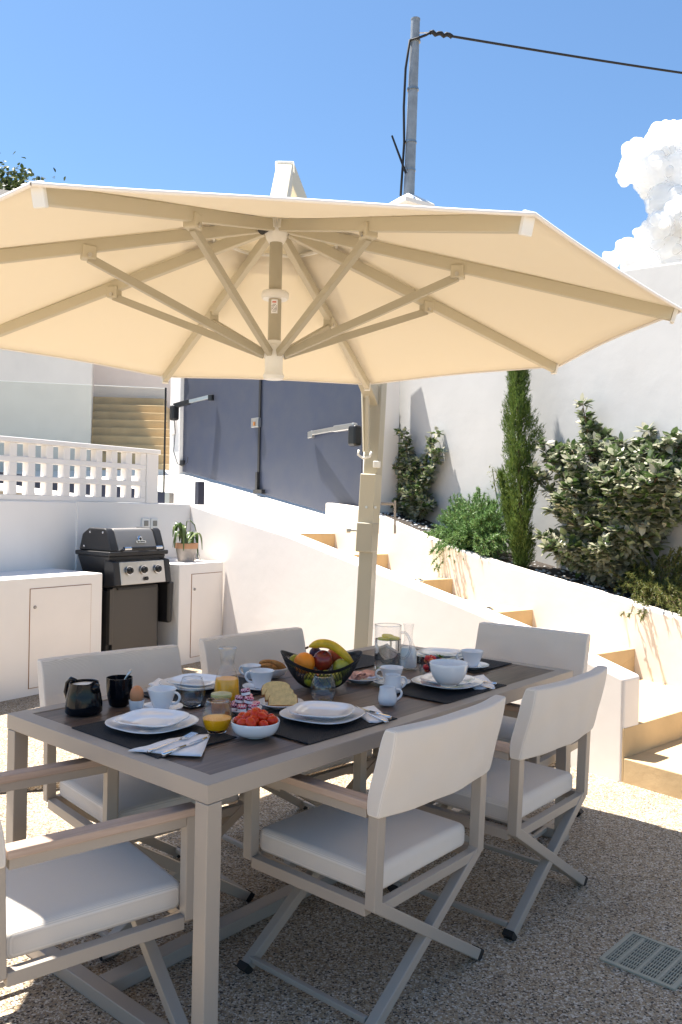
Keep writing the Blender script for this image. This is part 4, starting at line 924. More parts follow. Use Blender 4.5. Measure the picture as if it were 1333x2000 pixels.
def cushion(x0, x1, y0, y1, z0, h):
    mb = MB(); n = 10
    def zt_(i, j): u, v = i / n, j / n; return z0 + h + .012 * (math.sin(math.pi * u) * math.sin(math.pi * v)) ** .6 if 0 < i < n and 0 < j < n else z0 + h
    for i in range(n + 1):
        for j in range(n + 1): mb.v.append((lerp(x0, x1, i / n), lerp(y0, y1, j / n), zt_(i, j)))
    for i in range(n):
        for j in range(n): a = i * (n + 1) + j; mb.f.append((a, a + n + 1, a + n + 2, a + 1))
    o = len(mb.v); ring = [(i, 0) for i in range(n)] + [(n, j) for j in range(n)] + [(i, n) for i in range(n, 0, -1)] + [(0, j) for j in range(n, 0, -1)]
    for (i, j) in ring: mb.v.append((lerp(x0, x1, i / n), lerp(y0, y1, j / n), z0))
    K = len(ring)
    for k in range(K):
        i, j = ring[k]; i2, j2 = ring[(k + 1) % K]; mb.f.append((i * (n + 1) + j, i2 * (n + 1) + j2, o + (k + 1) % K, o + k))
    mb.f.append(tuple(o + k for k in range(K))[::-1]); return mb
proto = make_chair(.034); proto2 = make_chair(.008)
places = [  # back centre u, v ; extra turn ; facing
    (.694, -.20, TA, 'cream armchair at the middle of the near long side of the table'),
    (1.433, -.225, TA, 'cream armchair on the near long side beside the end of the sloping wall'),
    (-.368, .495, TA - math.pi / 2 - R(11.5), 'cream armchair at the near short end of the table with sun on its seat'),
    (.525, 1.15, TA + math.pi - R(7.6), 'armchair on the far side in front of the barbecue counters, behind the black mug'),
    (1.272, 1.13, TA + math.pi - R(4.4), 'armchair on the far side behind the juice carafe and the fruit bowl'),
    (2.37, .375, TA + math.pi / 2 + R(3.4), 'armchair at the far short end with its backrest partly sunlit')]
for i, (u, v, rz, lb) in enumerate(places):
    c = proto if i == 0 else proto2 if i == 3 else copy_tree(proto if i < 3 else proto2)
    p = T(u, v, 0); c.location = p; c.rotation_euler = (0, 0, rz); c['label'] = lb; c['group'] = 'armchairs around the breakfast table'

# ================================================================== TABLE SETTING
def TP(px, py, z=TH): return G(px, py, z)
def to_uv(P): d = v2(P) - TO; return d.dot(ta_), d.dot(tb_)
Z0 = TH + .0005
mats = [(.045, .335, .262, .70, 'black woven placemat at the near short end under the plates beside the juice glass'), (.437, .860, .052, .345, 'black woven placemat on the near long side between the tomatoes and the two creamers'), (1.155, 1.59, .05, .345, 'black woven placemat on the near long side under the plate with the large bowl'),
        (1.72, 2.03, .27, .72, 'black woven placemat at the far short end under the cup and plate'), (1.28, 1.70, .68, .965, 'black woven placemat behind the glass pitcher, far long side'), (.46, .93, .63, .94, 'black woven placemat on the far long side under the plates behind the tumbler')]
for (u0, u1, v0, v1, lb) in mats:
    c = T((u0 + u1) / 2, (v0 + v1) / 2, Z0); a, b = (u1 - u0), (v1 - v0)
    mb = MB(); mb.box((0, 0, .0012), (a, b, .0022))
    # woven cords in both directions
    n = int(a / .009)
    for i in range(n): mb.box((-a / 2 + (i + .5) * a / n, 0, .0026), (a / n * .55, b, .0012))
    n = int(b / .009)
    for i in range(n): mb.box((0, -b / 2 + (i + .5) * b / n, .0027), (a, b / n * .5, .0011))
    o = make('placemat', mb, 'weave_black', loc=c, rz=TA + R(random.uniform(-1, 1)), weld=False); tag(o, lb, 'placemat', 'black woven placemats')
MZ = Z0 + .0035
def plate_mb(r, sq, deep=.012):
    mb = MB(); pf = [(0, .003), (r * .45, .003), (r * .55, 0), (r * .60, .003), (r * .8, .009), (r, deep + .006), (r * 1.0, deep + .0085), (r * .97, deep + .009), (r * .72, .0125), (r * .55, .0085), (r * .3, .0075), (0, .0075)]
    return mb.lathe(pf, 72, sq=sq)
def plate(px, py, z, r, sq, lb, rz=0, name='plate', group='white plates'):
    o = make(name, plate_mb(r, sq), 'porcelain', loc=TP(px, py, z), rz=rz, smooth=40); return tag(o, lb, 'plate', group)
plate(298, 1420, MZ, .137, .045, 'large white dinner plate at the near short end, under a smaller plate', TA + .1)
plate(299, 1413, MZ + .019, .107, .06, 'smaller white plate on the dinner plate at the near short end', TA + .4)
plate(630, 1403, MZ, .137, .045, 'large white dinner plate beside the tomato bowl, under a smaller plate', TA + .2)
plate(630, 1396, MZ + .019, .108, .06, 'smaller white plate on the dinner plate behind the first near armchair', TA + .5)
plate(874, 1339, MZ, .137, .045, 'large white dinner plate at the right under a plate and a deep bowl', TA)
plate(874, 1334, MZ + .019, .106, .06, 'white plate between the dinner plate and the large white bowl', TA + .3)
plate(384, 1342, MZ, .135, .045, 'large white dinner plate on the far side behind the empty tumbler', TA)
plate(384, 1337, MZ + .019, .105, .06, 'smaller white plate on the far side behind the empty tumbler and carafe', TA + .3)
plate(862, 1285, MZ, .135, .045, 'large white plate at the far short end behind the glass of berries', TA)
plate(862, 1281, MZ + .019, .105, .06, 'smaller white plate stacked at the far short end behind the glass of berries', TA + .4)
def bowl_mb(r, h, foot=.4, sq=0, flare=1.):
    pf = [(0, .003), (r * foot * .8, .003), (r * foot, 0), (r * foot, .005)]
    for i in range(1, 11):
        t = i / 10; pf.append((r * (foot + (1 - foot) * math.sin(t * math.pi / 2) ** .9), .005 + (h - .005) * (1 - math.cos(t * math.pi / 2)) ** flare))
    pf += [(r * .985, h + .0015), (r * .965, h)]
    for i in range(9, 0, -1):
        t = i / 10; pf.append((r * .955 * (foot + (1 - foot) * math.sin(t * math.pi / 2) ** .9), .008 + (h - .008) * (1 - math.cos(t * math.pi / 2)) ** flare))
    pf.append((0, .009)); return MB().lathe(pf, 48, sq=sq)
o = make('bowl', bowl_mb(.073, .085, .42, flare=.8), 'porcelain', loc=TP(876, 1338, MZ + .03), smooth=40); tag(o, 'large deep white bowl standing on the stacked plates', 'bowl')
def cup(px, py, z, r, h, hang, lb, group='white cups', sauc=None, slabel=None, flare=.8, spout=False):
    P = TP(px, py, z)
    if sauc:
        s = make('saucer', plate_mb(sauc, .0, .008), 'porcelain', loc=(P.x, P.y, z), smooth=40); tag(s, slabel, 'saucer', 'white saucers'); P.z = z + .009
    t = thing('cup' if not spout else 'creamer', lb, 'cup' if not spout else 'milk jug', P, hang, group)
    if spout:
        pf = [(0, .002), (r * .66, 0), (r * .88, h * .08), (r * .99, h * .25), (r * 1.0, h * .42), (r * .93, h * .65), (r * .86, h * .85), (r * .87, h * 1.0), (r * .83, h * 1.01), (r * .80, h * .85), (r * .88, h * .6), (r * .9, h * .25), (0, h * .08)]
    else:
        pf = [(0, .003), (r * .48, .003), (r * .52, 0), (r * .56, .006)] + [(r * (.56 + .44 * (k / 8) ** flare), .006 + (h - .006) * (k / 8)) for k in range(1, 9)] + [(r * .97, h + .001), (r * .95, h - .002)] + [(r * .95 * (.56 + .44 * (k / 8) ** flare), .010 + (h - .010) * (k / 8)) for k in range(7, 0, -1)] + [(0, .010)]
    def wv(a, rr_, zz): return .05 * h * max(0, math.cos(a - math.pi)) ** 12 * (zz / h) ** 6 if spout else 0
    make('body', MB().lathe(pf, 40, wave=wv), 'porcelain', parent=t, smooth=45)
    hp_ = []
    for k in range(13):
        a = -1.25 + 2.5 * k / 12 ; hp_.append((r * (.80 if spout else .78) + .027 * math.cos(a) * 1.0 + (.004 * math.sin(a)), 0, h * .56 + h * .32 * math.sin(a)))
    hp_[0] = (r * .74, 0, h * .26); hp_[-1] = (r * .86, 0, h * .86)
    make('handle', MB().tube(hp_, .0045, 8), 'porcelain', parent=t, smooth=True)
    return t
cup(316, 1388, Z0, .049, .066, -.25, 'white teacup beside the egg cup', sauc=.072, slabel='white saucer under the teacup beside the egg cup')
cup(511, 1347, Z0, .048, .064, 2.9, 'white teacup between the carafe and the toast bowl', sauc=.072, slabel='white saucer under the teacup left of the bread plate')
cup(765, 1337, Z0, .047, .06, 3.3, 'white teacup behind the two white creamers', sauc=.076, slabel='white saucer under the teacup behind the creamers')
cup(922, 1304, MZ, .050, .066, 3.0, 'white teacup at the far right end of the table', sauc=.076, slabel='white saucer under the teacup at the far right end')
cup(491, 1326, Z0, .040, .055, 2.6, 'white teacup mostly hidden behind the toast bowl')
cup(757, 1377, Z0, .034, .064, .35, 'front white creamer of the two near the middle of the table', 'white creamers', spout=True)
cup(767, 1353, Z0, .036, .068, .35, 'rear white creamer of the two, just in front of the teacup', 'white creamers', spout=True)
# black milk jug, black mug
P = TP(164, 1392, Z0); t = thing('milk_jug', 'glossy black jug full of milk, left of the black mug', 'milk jug', P, -.5)
make('body', MB().lathe([(0, .002), (.054, 0), (.060, .006), (.060, .03), (.055, .062), (.047, .096), (.0475, .103), (.044, .102), (.050, .07), (.055, .02), (0, .012)], 44, wave=lambda a, r, z: .007 * max(0, math.cos(a)) ** 20 * (z / .1) ** 4), 'black_gloss', parent=t, smooth=45)
make('milk', MB().lathe([(0, .094), (.030, .095), (.0435, .095), (.0435, .09)], 32), 'milk', parent=t, smooth=True)
make('handle', MB().tube([(-.050, 0, .030), (-.075, 0, .036), (-.085, 0, .060), (-.078, 0, .09), (-.060, 0, .107), (-.040, 0, .102)], .007, 8), 'black_gloss', parent=t, smooth=True)
make('spout', MB().tube([(.046, 0, .080), (.054, 0, .092), (.061, 0, .101)], [.016, .012, .008], 12), 'black_gloss', parent=t, smooth=True)
P = TP(233, 1378, Z0); t = thing('mug', 'tall black mug with a spoon standing in it', 'mug', P, .2)
make('body', MB().lathe([(0, .002), (.028, 0), (.034, .005), (.041, .035), (.044, .07), (.045, .098), (.0425, .098), (.041, .07), (.038, .035), (.03, .012), (0, .010)], 40), 'black_gloss', parent=t, smooth=45)
make('handle', MB().tube([(-.01, .040, .025), (-.018, .062, .035), (-.02, .068, .055), (-.018, .062, .075), (-.01, .042, .085)], .006, 8), 'black_gloss', parent=t, smooth=True)
sp = make('spoon', MB().tube([(-.015, 0, .014), (.0, .0, .06), (.028, .0, .105), (.040, .0, .124)], [.003, .003, .004, .0055], 8), 'steel', loc=P, rz=.1, smooth=True); tag(sp, 'steel teaspoon standing in the black mug', 'spoon')
# egg
P = TP(267, 1390, Z0)
o = make('egg_cup', MB().lathe([(0, .002), (.018, 0), (.020, .003), (.0215, .012), (.0245, .03), (.026, .040), (.024, .0405), (.022, .03), (.016, .02), (0, .017)], 32), 'porcelain', loc=P, smooth=45); tag(o, 'small white egg cup holding a brown egg', 'egg cup')
o = make('egg', MB().lathe([(.0225 * math.sin(t) * (1 - .06 * math.cos(t)), .055 - .03 * math.cos(t) * (1 if t < 1.57 else 1.12)) for t in [math.pi * i / 16 for i in range(17)]], 28), 'egg', loc=P, smooth=True); tag(o, 'brown boiled egg in the white egg cup', 'egg')
# glasses
def glass_body(r0, r1, rm, h, base=.012, wall=.0018):
    n = 12; out = []; inn = []
    for i in range(n + 1):
        t = i / n; r = (r0 * (1 - t) + r1 * t) + (rm - (r0 + r1) / 2) * math.sin(math.pi * t) ; out.append((r, h * t)); inn.append((r - wall, h * t))
    inn = [(r, z) for r, z in inn if z > base]
    return [(0, 0)] + [(r0 * .94, 0)] + [(r0, .003)] + out[1:] + [(inn[-1][0] + wall * .5, h + .0008)] + inn[::-1] + [(inn[0][0] * .8, base), (0, base)]
def tumbler(px, py, lb, juice=0, z=Z0):
    P = TP(px, py, z); t = thing('glass_tumbler', lb, 'glass', P, 0, 'stemless glasses')
    make('glass_body', MB().lathe(glass_body(.030, .0345, .046, .098), 40), 'glass', parent=t, smooth=50)
    make('rim', MB().lathe([(.0335, .0975), (.0350, .0980), (.0335, .0995)], 36, closed=True), 'glass_rim', parent=t, smooth=True)
    make('base', MB().lathe([(0, .0012), (.027, .0012), (.0305, .004), (.030, .011), (0, .0105)], 36), 'glass_solid', parent=t, smooth=60)
    if juice:
        pf = [(0, .0125)]
        for i in range(9):
            zz = .0125 + (juice - .0125) * i / 8; tt_ = zz / .098; r = (.030 * (1 - tt_) + .0345 * tt_) + (.046 - .03225) * math.sin(math.pi * tt_) - .0016; pf.append((r, zz))
        pf.append((0, juice)); make('juice', MB().lathe(pf, 40), 'juice', parent=t, smooth=50)
    return t
tumbler(375, 1379, 'empty stemless glass tumbler left of the juice carafe')
tumbler(631, 1374, 'empty stemless glass tumbler behind the plates of the near long side')
tumbler(424, 1430, 'stemless glass half full of orange juice', .045)
# carafe
P = TP(443, 1370, Z0); t = thing('carafe', 'glass carafe two fifths full of orange juice', 'carafe', P)
pr = [(0, 0), (.046, 0), (.049, .004), (.047, .03), (.043, .075), (.035, .105), (.026, .13), (.0245, .145), (.029, .17), (.034, .19)]
make('glass_body', MB().lathe(pr + [(.0335, .1915)] + [(r - .002, z) for r, z in pr[:2:-1]] + [(.042, .008), (0, .008)], 40), 'glass', parent=t, smooth=60)
make('rim', MB().lathe([(.0320, .190), (.0350, .191), (.0320, .1935)], 36, closed=True), 'glass_rim', parent=t, smooth=True)
make('juice', MB().lathe([(0, .0085), (.0425, .0085), (.0448, .012), (.0448, .03), (.0412, .075), (.039, .083), (0, .083)], 40), 'juice', parent=t, smooth=50)
# honey jar
P = TP(432, 1401, Z0); t = thing('honey_jar', 'small glass jar of amber honey between the carafe and the juice glass', 'jar', P)
make('glass_body', MB().lathe(glass_body(.032, .031, .034, .068, .005), 36), 'glass', parent=t, smooth=50)
make('honey', MB().lathe([(0, .0055), (.029, .0055), (.0315, .02), (.0325, .052), (0, .052)], 32), 'honey', parent=t, smooth=50)
make('lid', MB().lathe([(0, .069), (.034, .069), (.035, .072), (.034, .079), (.03, .080), (0, .080)], 32), 'honey_lid', parent=t, smooth=50)
# jam jars on a dish
P = TP(477, 1392, Z0)
o = make('plate', plate_mb(.062, .03, .01), 'porcelain', loc=P, smooth=40); tag(o, 'small white dish under the pile of miniature jam jars', 'plate', 'white plates')
def checks(name, a, b):
    m = mat(name, a, .4); n = m.node_tree; ck = n.nodes.new('ShaderNodeTexChecker'); ck.inputs['Scale'].default_value = 150; tc = n.nodes.new('ShaderNodeTexCoord')
    n.links.new(tc.outputs['Object'], ck.inputs[0]); ck.inputs[1].default_value = (*a, 1); ck.inputs[2].default_value = (*b, 1); n.links.new(ck.outputs[0], n.nodes['Principled BSDF'].inputs['Base Color'])
checks('jam_lid_pink', (.62, .03, .12), (.82, .62, .66)); checks('jam_lid_dark', (.22, .01, .08), (.8, .5, .6)); mat('jam', (.16, .008, .02), .15, coat=.5)
rr = random.Random(6); jars = []
jp = [(-.034, -.012, 0), (-.004, -.03, 0), (.03, -.018, 0), (-.028, .022, 0), (.004, .008, 0), (.036, .016, 0), (-.018, -.004, 1), (.014, -.012, 1), (.008, .026, 1), (.006, .003, 2)]
lbj = ['leftmost in the bottom layer', 'at the front of the bottom layer', 'at the front right of the bottom layer', 'at the back left of the bottom layer', 'in the middle of the bottom layer', 'rightmost in the bottom layer', 'at the left of the second layer', 'at the front of the second layer', 'at the back of the second layer', 'topmost of the pile']
for i, (x, y, l) in enumerate(jp):
    t = thing('jam_jar', 'miniature jam jar with pink checked lid, ' + lbj[i], 'jam jar', (P.x + x, P.y + y, P.z + .009 + l * .0235), rr.uniform(0, 3), 'miniature jam jars')
    if l: t.rotation_euler = (rr.uniform(-.25, .25), rr.uniform(-.25, .25), rr.uniform(0, 3))
    make('glass_body', MB().lathe([(0, 0), (.013, 0), (.0148, .003), (.0148, .014), (.0125, .016), (0, .016)], 20), 'jam', parent=t, smooth=50)
    make('lid', MB().lathe([(0, .0165), (.0155, .0162), (.016, .0185), (.0155, .024), (.0145, .025), (0, .025)], 24), 'jam_lid_pink' if i % 3 else 'jam_lid_dark', parent=t, smooth=50)
    make('paper_label', MB().lathe([(.0151, .004), (.0151, .013)], 24), 'napkin', parent=t, smooth=50).scale = (1, 1, 1)
# tomatoes
P = TP(499, 1438, Z0); o = make('bowl', bowl_mb(.075, .048, .42, sq=.015, flare=1.2), 'porcelain', loc=P, smooth=40); tag(o, 'small white bowl filled with cherry tomatoes', 'bowl')
rr = random.Random(12); k = 0
tl = []
for lay, (rad, n, z) in enumerate([(.030, 6, .034), (.050, 9, .049), (.026, 5, .058), (.008, 2, .070)]):
    for i in range(n):
        a = 2 * math.pi * i / n + lay * .4; tl.append((rad * math.cos(a) + rr.uniform(-.003, .003), rad * math.sin(a), z + rr.uniform(-.002, .004)))
proto_t = MB().ball((0, 0, 0), .0125, 18, 12, (1, 1, 1.28)); pt_o = None
for i, (x, y, z) in enumerate(tl):
    if pt_o is None: pt_o = make('cherry_tomato', proto_t, 'tomato', smooth=True); o = pt_o
    else: o = pt_o.copy(); col.objects.link(o)
    o.location = (P.x + x, P.y + y, P.z + z); s_ = rr.uniform(1.05, 1.32); o.scale = (s_,) * 3; o.rotation_euler = (rr.uniform(-1.4, 1.4), rr.uniform(-1.4, 1.4), rr.uniform(0, 6))
    tag(o, 'red plum cherry tomato among the others in the small white bowl', 'tomato', 'cherry tomatoes in the white bowl')
# bread
P = TP(549, 1381, Z0); o = make('plate', plate_mb(.080, .0, .012), 'porcelain', loc=P, smooth=40); tag(o, 'white side plate holding three slices of bread', 'plate', 'white plates')
def slice_mb(wd, hh, th):
    pts = []
    for i in range(9): a = math.pi * i / 8; pts.append((wd * math.cos(a) * (1 + .04 * math.sin(2 * a)), hh * .45 + hh * .55 * math.sin(a) ** .75))
    pts += [(-wd * .98, 0), (wd * .98, 0)]
    n = len(pts); vs = [(x, 0, z) for x, z in pts] + [(x, th, z) for x, z in pts]; return vs, pts, n
for i, (dx, dy, tilt, lb) in enumerate(((.010, -.036, -.80, 'front slice of the three bread slices on the side plate'), (-.004, -.014, -.80, 'middle slice of the three bread slices on the side plate'), (-.018, .008, -.80, 'rear slice of the three bread slices on the side plate'))):
    t = thing('bread_slice', lb, 'bread', (P.x + dx, P.y + dy, P.z + .014 + .013 * i), .12, 'bread slices'); t.rotation_euler = (tilt, 0, .10)
    vs, pts, n = slice_mb(.052, .058, .012)
    make('crumb', MB().add([(x * .95, y - .0006 if y == 0 else y + .0006, .002 + z * .95) for x, y, z in vs], [tuple(range(n)), tuple(range(n, 2 * n))[::-1]] + [(i_, (i_ + 1) % n, n + (i_ + 1) % n, n + i_) for i_ in range(n)]), 'bread', parent=t)
    make('crust', MB().add(vs, [tuple(range(n)), tuple(range(n, 2 * n))[::-1]] + [(i_, (i_ + 1) % n, n + (i_ + 1) % n, n + i_) for i_ in range(n)]), 'crust', parent=t, bevel=.002)
# toast bowl
P = TP(531, 1322, Z0); o = make('bowl', bowl_mb(.066, .04, .42, flare=1.1), 'porcelain', loc=P, smooth=40); tag(o, 'white bowl of toasted rolls left of the fruit bowl', 'bowl')
for i, (x, y, z, rx, rz) in enumerate(((-.012, -.01, .040, -.5, .3), (.02, .01, .046, -.7, -.3), (-.02, .02, .052, -.3, .8))):
    o = make('toasted_roll', MB().ball((0, 0, 0), .036, 16, 10, (1.1, .8, .42)), 'toast', loc=(P.x + x, P.y + y, P.z + z), smooth=True); o.rotation_euler = (rx, .2, rz)
    for v in o.data.vertices: v.co += Vector((1, 1, .5)) * .006 * noise.noise(v.co * 60 + Vector((i, 0, 0)))
    tag(o, ('front', 'right', 'rear')[i] + ' toasted brown roll in the white bowl', 'bread', 'toasted rolls')
# ham
P = TP(706, 1331, Z0); o = make('plate', plate_mb(.078, .0, .012), 'porcelain', loc=P, smooth=40); tag(o, 'white side plate of sliced ham right of the fruit bowl', 'plate', 'white plates')
for i in range(5):
    mb = MB(); N = 24; rr = random.Random(40 + i)
    for r in (0, .3, .6, 1.):
        for k in range(N): a = 2 * math.pi * k / N; rd = .040 * r * (1 + .06 * math.sin(3 * a + i)); x = rd * math.cos(a); mb.v.append((x, rd * math.sin(a), .010 * math.sin(x * 60 + i) * r + .002 * math.sin(5 * a) * r + .012))
    for r in range(3):
        for k in range(N): mb.f.append((r * N + k, r * N + (k + 1) % N, (r + 1) * N + (k + 1) % N, (r + 1) * N + k))
    o = make('ham_slice', mb, 'ham', loc=(P.x - .028 + i * .014, P.y + .006 * math.sin(i * 2), P.z + .006 + .003 * i), smooth=True, weld='keep'); so = o.modifiers.new('s', 'SOLIDIFY'); so.thickness = .0015; o.rotation_euler = (0, -.25, .4 * i)
    tag(o, ('leftmost', 'second from left', 'middle', 'second from right', 'rightmost')[i] + ' folded ham slice on the side plate', 'ham', 'ham slices')
# pitcher
P = TP(757, 1309, Z0); t = thing('glass_pitcher', 'straight glass pitcher of water with floating lemon slices', 'pitcher', P, -.15)
Rp, Hp = .058, .195
make('glass_body', MB().lathe([(0, 0), (Rp * .97, 0), (Rp, .004), (Rp, Hp), (Rp - .001, Hp + .001), (Rp - .0025, Hp), (Rp - .0025, .008), (0, .008)], 48, wave=lambda a, r, z: .006 * max(0, math.cos(a - math.pi)) ** 30 * (z / Hp) ** 20), 'glass', parent=t, smooth=50)
make('spout', MB().tube([(-Rp + .004, 0, Hp - .012), (-Rp - .012, 0, Hp + .001)], [.012, .006], 12), 'glass', parent=t, smooth=True)
hp_ = [(Rp - .001, 0, .165)] + [(Rp + .040 * math.sin(a), 0, .110 + .060 * math.cos(a)) for a in [.35 + i * .24 for i in range(11)]] + [(Rp - .001, 0, .055)]
make('handle', MB().tube(hp_, .006, 10), 'glass_rim', parent=t, smooth=True)
make('rim', MB().lathe([(Rp - .003, Hp - .001), (Rp + .0008, Hp), (Rp - .003, Hp + .0025)], 48, closed=True), 'glass_rim', parent=t, smooth=True)
make('water', MB().lathe([(0, .0084), (Rp - .002, .0084), (Rp - .002, .135), (0, .135)], 48), 'water', parent=t, smooth=50)
for i, (x, y, r) in enumerate(((-.018, -.012, .027), (.024, -.006, .026), (.0, .026, .026))):
    o = make('lemon_slice', MB().lathe([(0, 0), (r, 0), (r, .006), (0, .006)], 24), 'lemon', loc=(P.x + x, P.y + y, P.z + .1353 + i * .003), smooth=40); o.rotation_euler = (.05 * i, .04, 0)
    tag(o, ('left', 'right', 'rear')[i] + ' lemon slice floating in the glass pitcher', 'lemon slice', 'lemon slices')
# milk bottle
P = TP(797, 1306, Z0); t = thing('milk_carafe', 'glass carafe of milk behind the pitcher handle', 'carafe', P)
pr = [(0, 0), (.036, 0), (.040, .005), (.040, .05), (.036, .085), (.022, .115), (.019, .135), (.020, .17), (.024, .195)]
make('glass_body', MB().lathe(pr + [(.0235, .1965)] + [(r - .002, z) for r, z in pr[:2:-1]] + [(.034, .008), (0, .008)], 36), 'glass', parent=t, smooth=60)
make('milk', MB().lathe([(0, .0085), (.035, .0085), (.0378, .015), (.0378, .05), (.034, .084), (.029, .094), (0, .094)], 36), 'milk', parent=t, smooth=50)
# berries glass
P = TP(845, 1320, Z0); t = thing('glass_bowl', 'straight sided glass bowl of strawberries and grapes', 'bowl', P)
make('glass_body', MB().lathe(glass_body(.052, .058, .058, .075, .012, .0025), 40), 'glass', parent=t, smooth=50)
rr = random.Random(9)
for i in range(22):
    a = rr.uniform(0, 6.28); r = .040 * math.sqrt(rr.random()); kind = i % 4; z = .028 + .05 * (i / 22)
    if kind < 2: o = make('strawberry', MB().ball((0, 0, 0), .013, 12, 8, (1, 1, 1.2)), 'berry_red', smooth=True); lb, ct, gp_ = 'red strawberry among the fruit in the glass bowl', 'strawberry', 'strawberries in the glass bowl'
    elif kind == 2: o = make('apricot_piece', MB().ball((0, 0, 0), .014, 12, 8, (1, .8, .7)), 'peach', smooth=True); lb, ct, gp_ = 'orange apricot piece among the fruit in the glass bowl', 'fruit', 'apricot pieces in the glass bowl'
    else: o = make('grape', MB().ball((0, 0, 0), .010, 12, 8), 'plum', smooth=True); lb, ct, gp_ = 'dark grape among the fruit in the glass bowl', 'grape', 'grapes in the glass bowl'
    o.location = (P.x + r * math.cos(a), P.y + r * math.sin(a), P.z + z); o.rotation_euler = (rr.uniform(0, 3), rr.uniform(0, 3), 0); tag(o, lb, ct, gp_)
o = make('mint_sprig', MB(), 'leaf_mint'); bpy.data.objects.remove(o)
mb = MB()
for k in range(9): leafcard(mb, Vector((.028 + .006 * rr.random(), rr.uniform(-.01, .01), .078)), Vector((rr.gauss(0, 1), rr.gauss(0, 1), .8)), Vector((0, 0, 1)), .022, .012)
o = make('mint_sprig', mb, 'leaf_mint', loc=P, weld=False); tag(o, 'small green mint sprig on the fruit in the glass bowl', 'mint')
# fruit bowl: flared wire mesh with raised ends
P = TP(627, 1342, Z0); LA = .10
t = thing('fruit_bowl', 'black wire mesh fruit bowl piled with fruit in the middle of the table', 'bowl', P, LA)
def fb(r, a, off=0):
    f = r; X = (.05 + .108 * f ** .8) * math.cos(a); Y = (.05 + .088 * f ** .8) * math.sin(a)
    z = .003 + .098 * f ** 1.5 + .038 * f ** 2 * (math.cos(a) ** 2) - .012 * f * (math.sin(a) ** 2); return Vector((X, Y, z))
mb = MB()
for k in range(64):
    for sgn in (1, -1):
        mb.tube([fb(i / 9, 2 * math.pi * k / 64 + sgn * i * .075) for i in range(10)], .0016, 4, caps=False)
make('wire_mesh', mb, 'bowl_black', parent=t, weld=False, smooth=True)
rim = [fb(1, 2 * math.pi * k / 72) for k in range(73)]
mb = MB()
for k in range(73):
    a = 2 * math.pi * k / 72
    for (f, dz) in ((.93, .0), (1.0, .002), (1.01, .0), (.94, -.003)): mb.v.append(tuple(fb(f, a) + Vector((0, 0, dz))))
for k in range(72):
    for j in range(4): mb.f.append((4 * k + j, 4 * k + (j + 1) % 4, 4 * k + 4 + (j + 1) % 4, 4 * k + 4 + j))
make('rim', mb, 'bowl_black', parent=t, smooth=60)
mb = MB(); mb.lathe([(0, .0), (.05, .0), (.052, .003), (.048, .004), (0, .004)], 30); make('foot', mb, 'bowl_black', parent=t, smooth=40)
def fruit(name, m, x, y, z, r, lb, cat, sc=(1, 1, 1), dim=True, rot=(0, 0, 0), grp=None):
    mb = MB(); n, m_ = 26, 18
    for i in range(m_ + 1):
        tt_ = math.pi * i / m_
        for k in range(n):
            a = 2 * math.pi * k / n; rr_ = math.sin(tt_); zz = math.cos(tt_)
            if dim: zz *= 1 - .22 * math.exp(-(tt_ / .35) ** 2) - .15 * math.exp(-((math.pi - tt_) / .3) ** 2)
            mb.v.append((r * rr_ * math.cos(a) * sc[0], r * rr_ * math.sin(a) * sc[1], r * zz * sc[2]))
    for i in range(m_):
        for k in range(n): mb.f.append((i * n + k, (i + 1) * n + k, (i + 1) * n + (k + 1) % n, i * n + (k + 1) % n))
    cl, sl_ = math.cos(LA), math.sin(LA)
    o = make(name, mb, m, loc=(P.x + x * cl - y * sl_, P.y + x * sl_ + y * cl, P.z + z), smooth=True); o.rotation_euler = rot; tag(o, lb, cat, grp)
    if dim: make('stem', MB().tube([(0, 0, r * .72), (.002, 0, r * 1.02)], .0018, 6), 'stem_brown', parent=o)
    return o
fruit('orange', 'orange_peel', -.068, -.035, .100, .041, 'bright orange fruit at the left of the wire bowl', 'orange', dim=False)
fruit('orange', 'orange_peel', -.03, -.045, .040, .036, 'orange low in the wire bowl seen through the mesh', 'orange', dim=False)
fruit('apple', 'apple_red', .004, -.022, .108, .040, 'dark red apple in the middle of the wire bowl', 'apple', rot=(.4, .2, 0))
fruit('apple', 'apple_green', .078, -.030, .082, .036, 'yellow green apple at the right of the wire bowl', 'apple', rot=(.2, .2, 1))
fruit('lime', 'lime_fruit', -.045, -.074, .046, .027, 'green lime low at the left front of the wire bowl', 'lime', (1, 1, 1.15), False, (1.2, .3, 0))
fruit('lime', 'lime_fruit', .010, -.082, .052, .028, 'yellowish lime low at the middle front of the wire bowl', 'lime', (1, 1, 1.1), False, (.2, .3, 0))
fruit('peach', 'peach', .058, .032, .115, .036, 'orange red peach behind the banana in the wire bowl', 'peach')
fruit('plum', 'plum', -.022, .022, .128, .024, 'dark plum under the banana in the wire bowl', 'plum', dim=False)
fruit('apple', 'apple_green', .050, -.068, .048, .028, 'small green apple low at the right front of the wire bowl', 'apple')
fruit('lime', 'lime_fruit', -.100, .015, .098, .026, 'green lime behind the orange in the wire bowl', 'lime', dim=False)
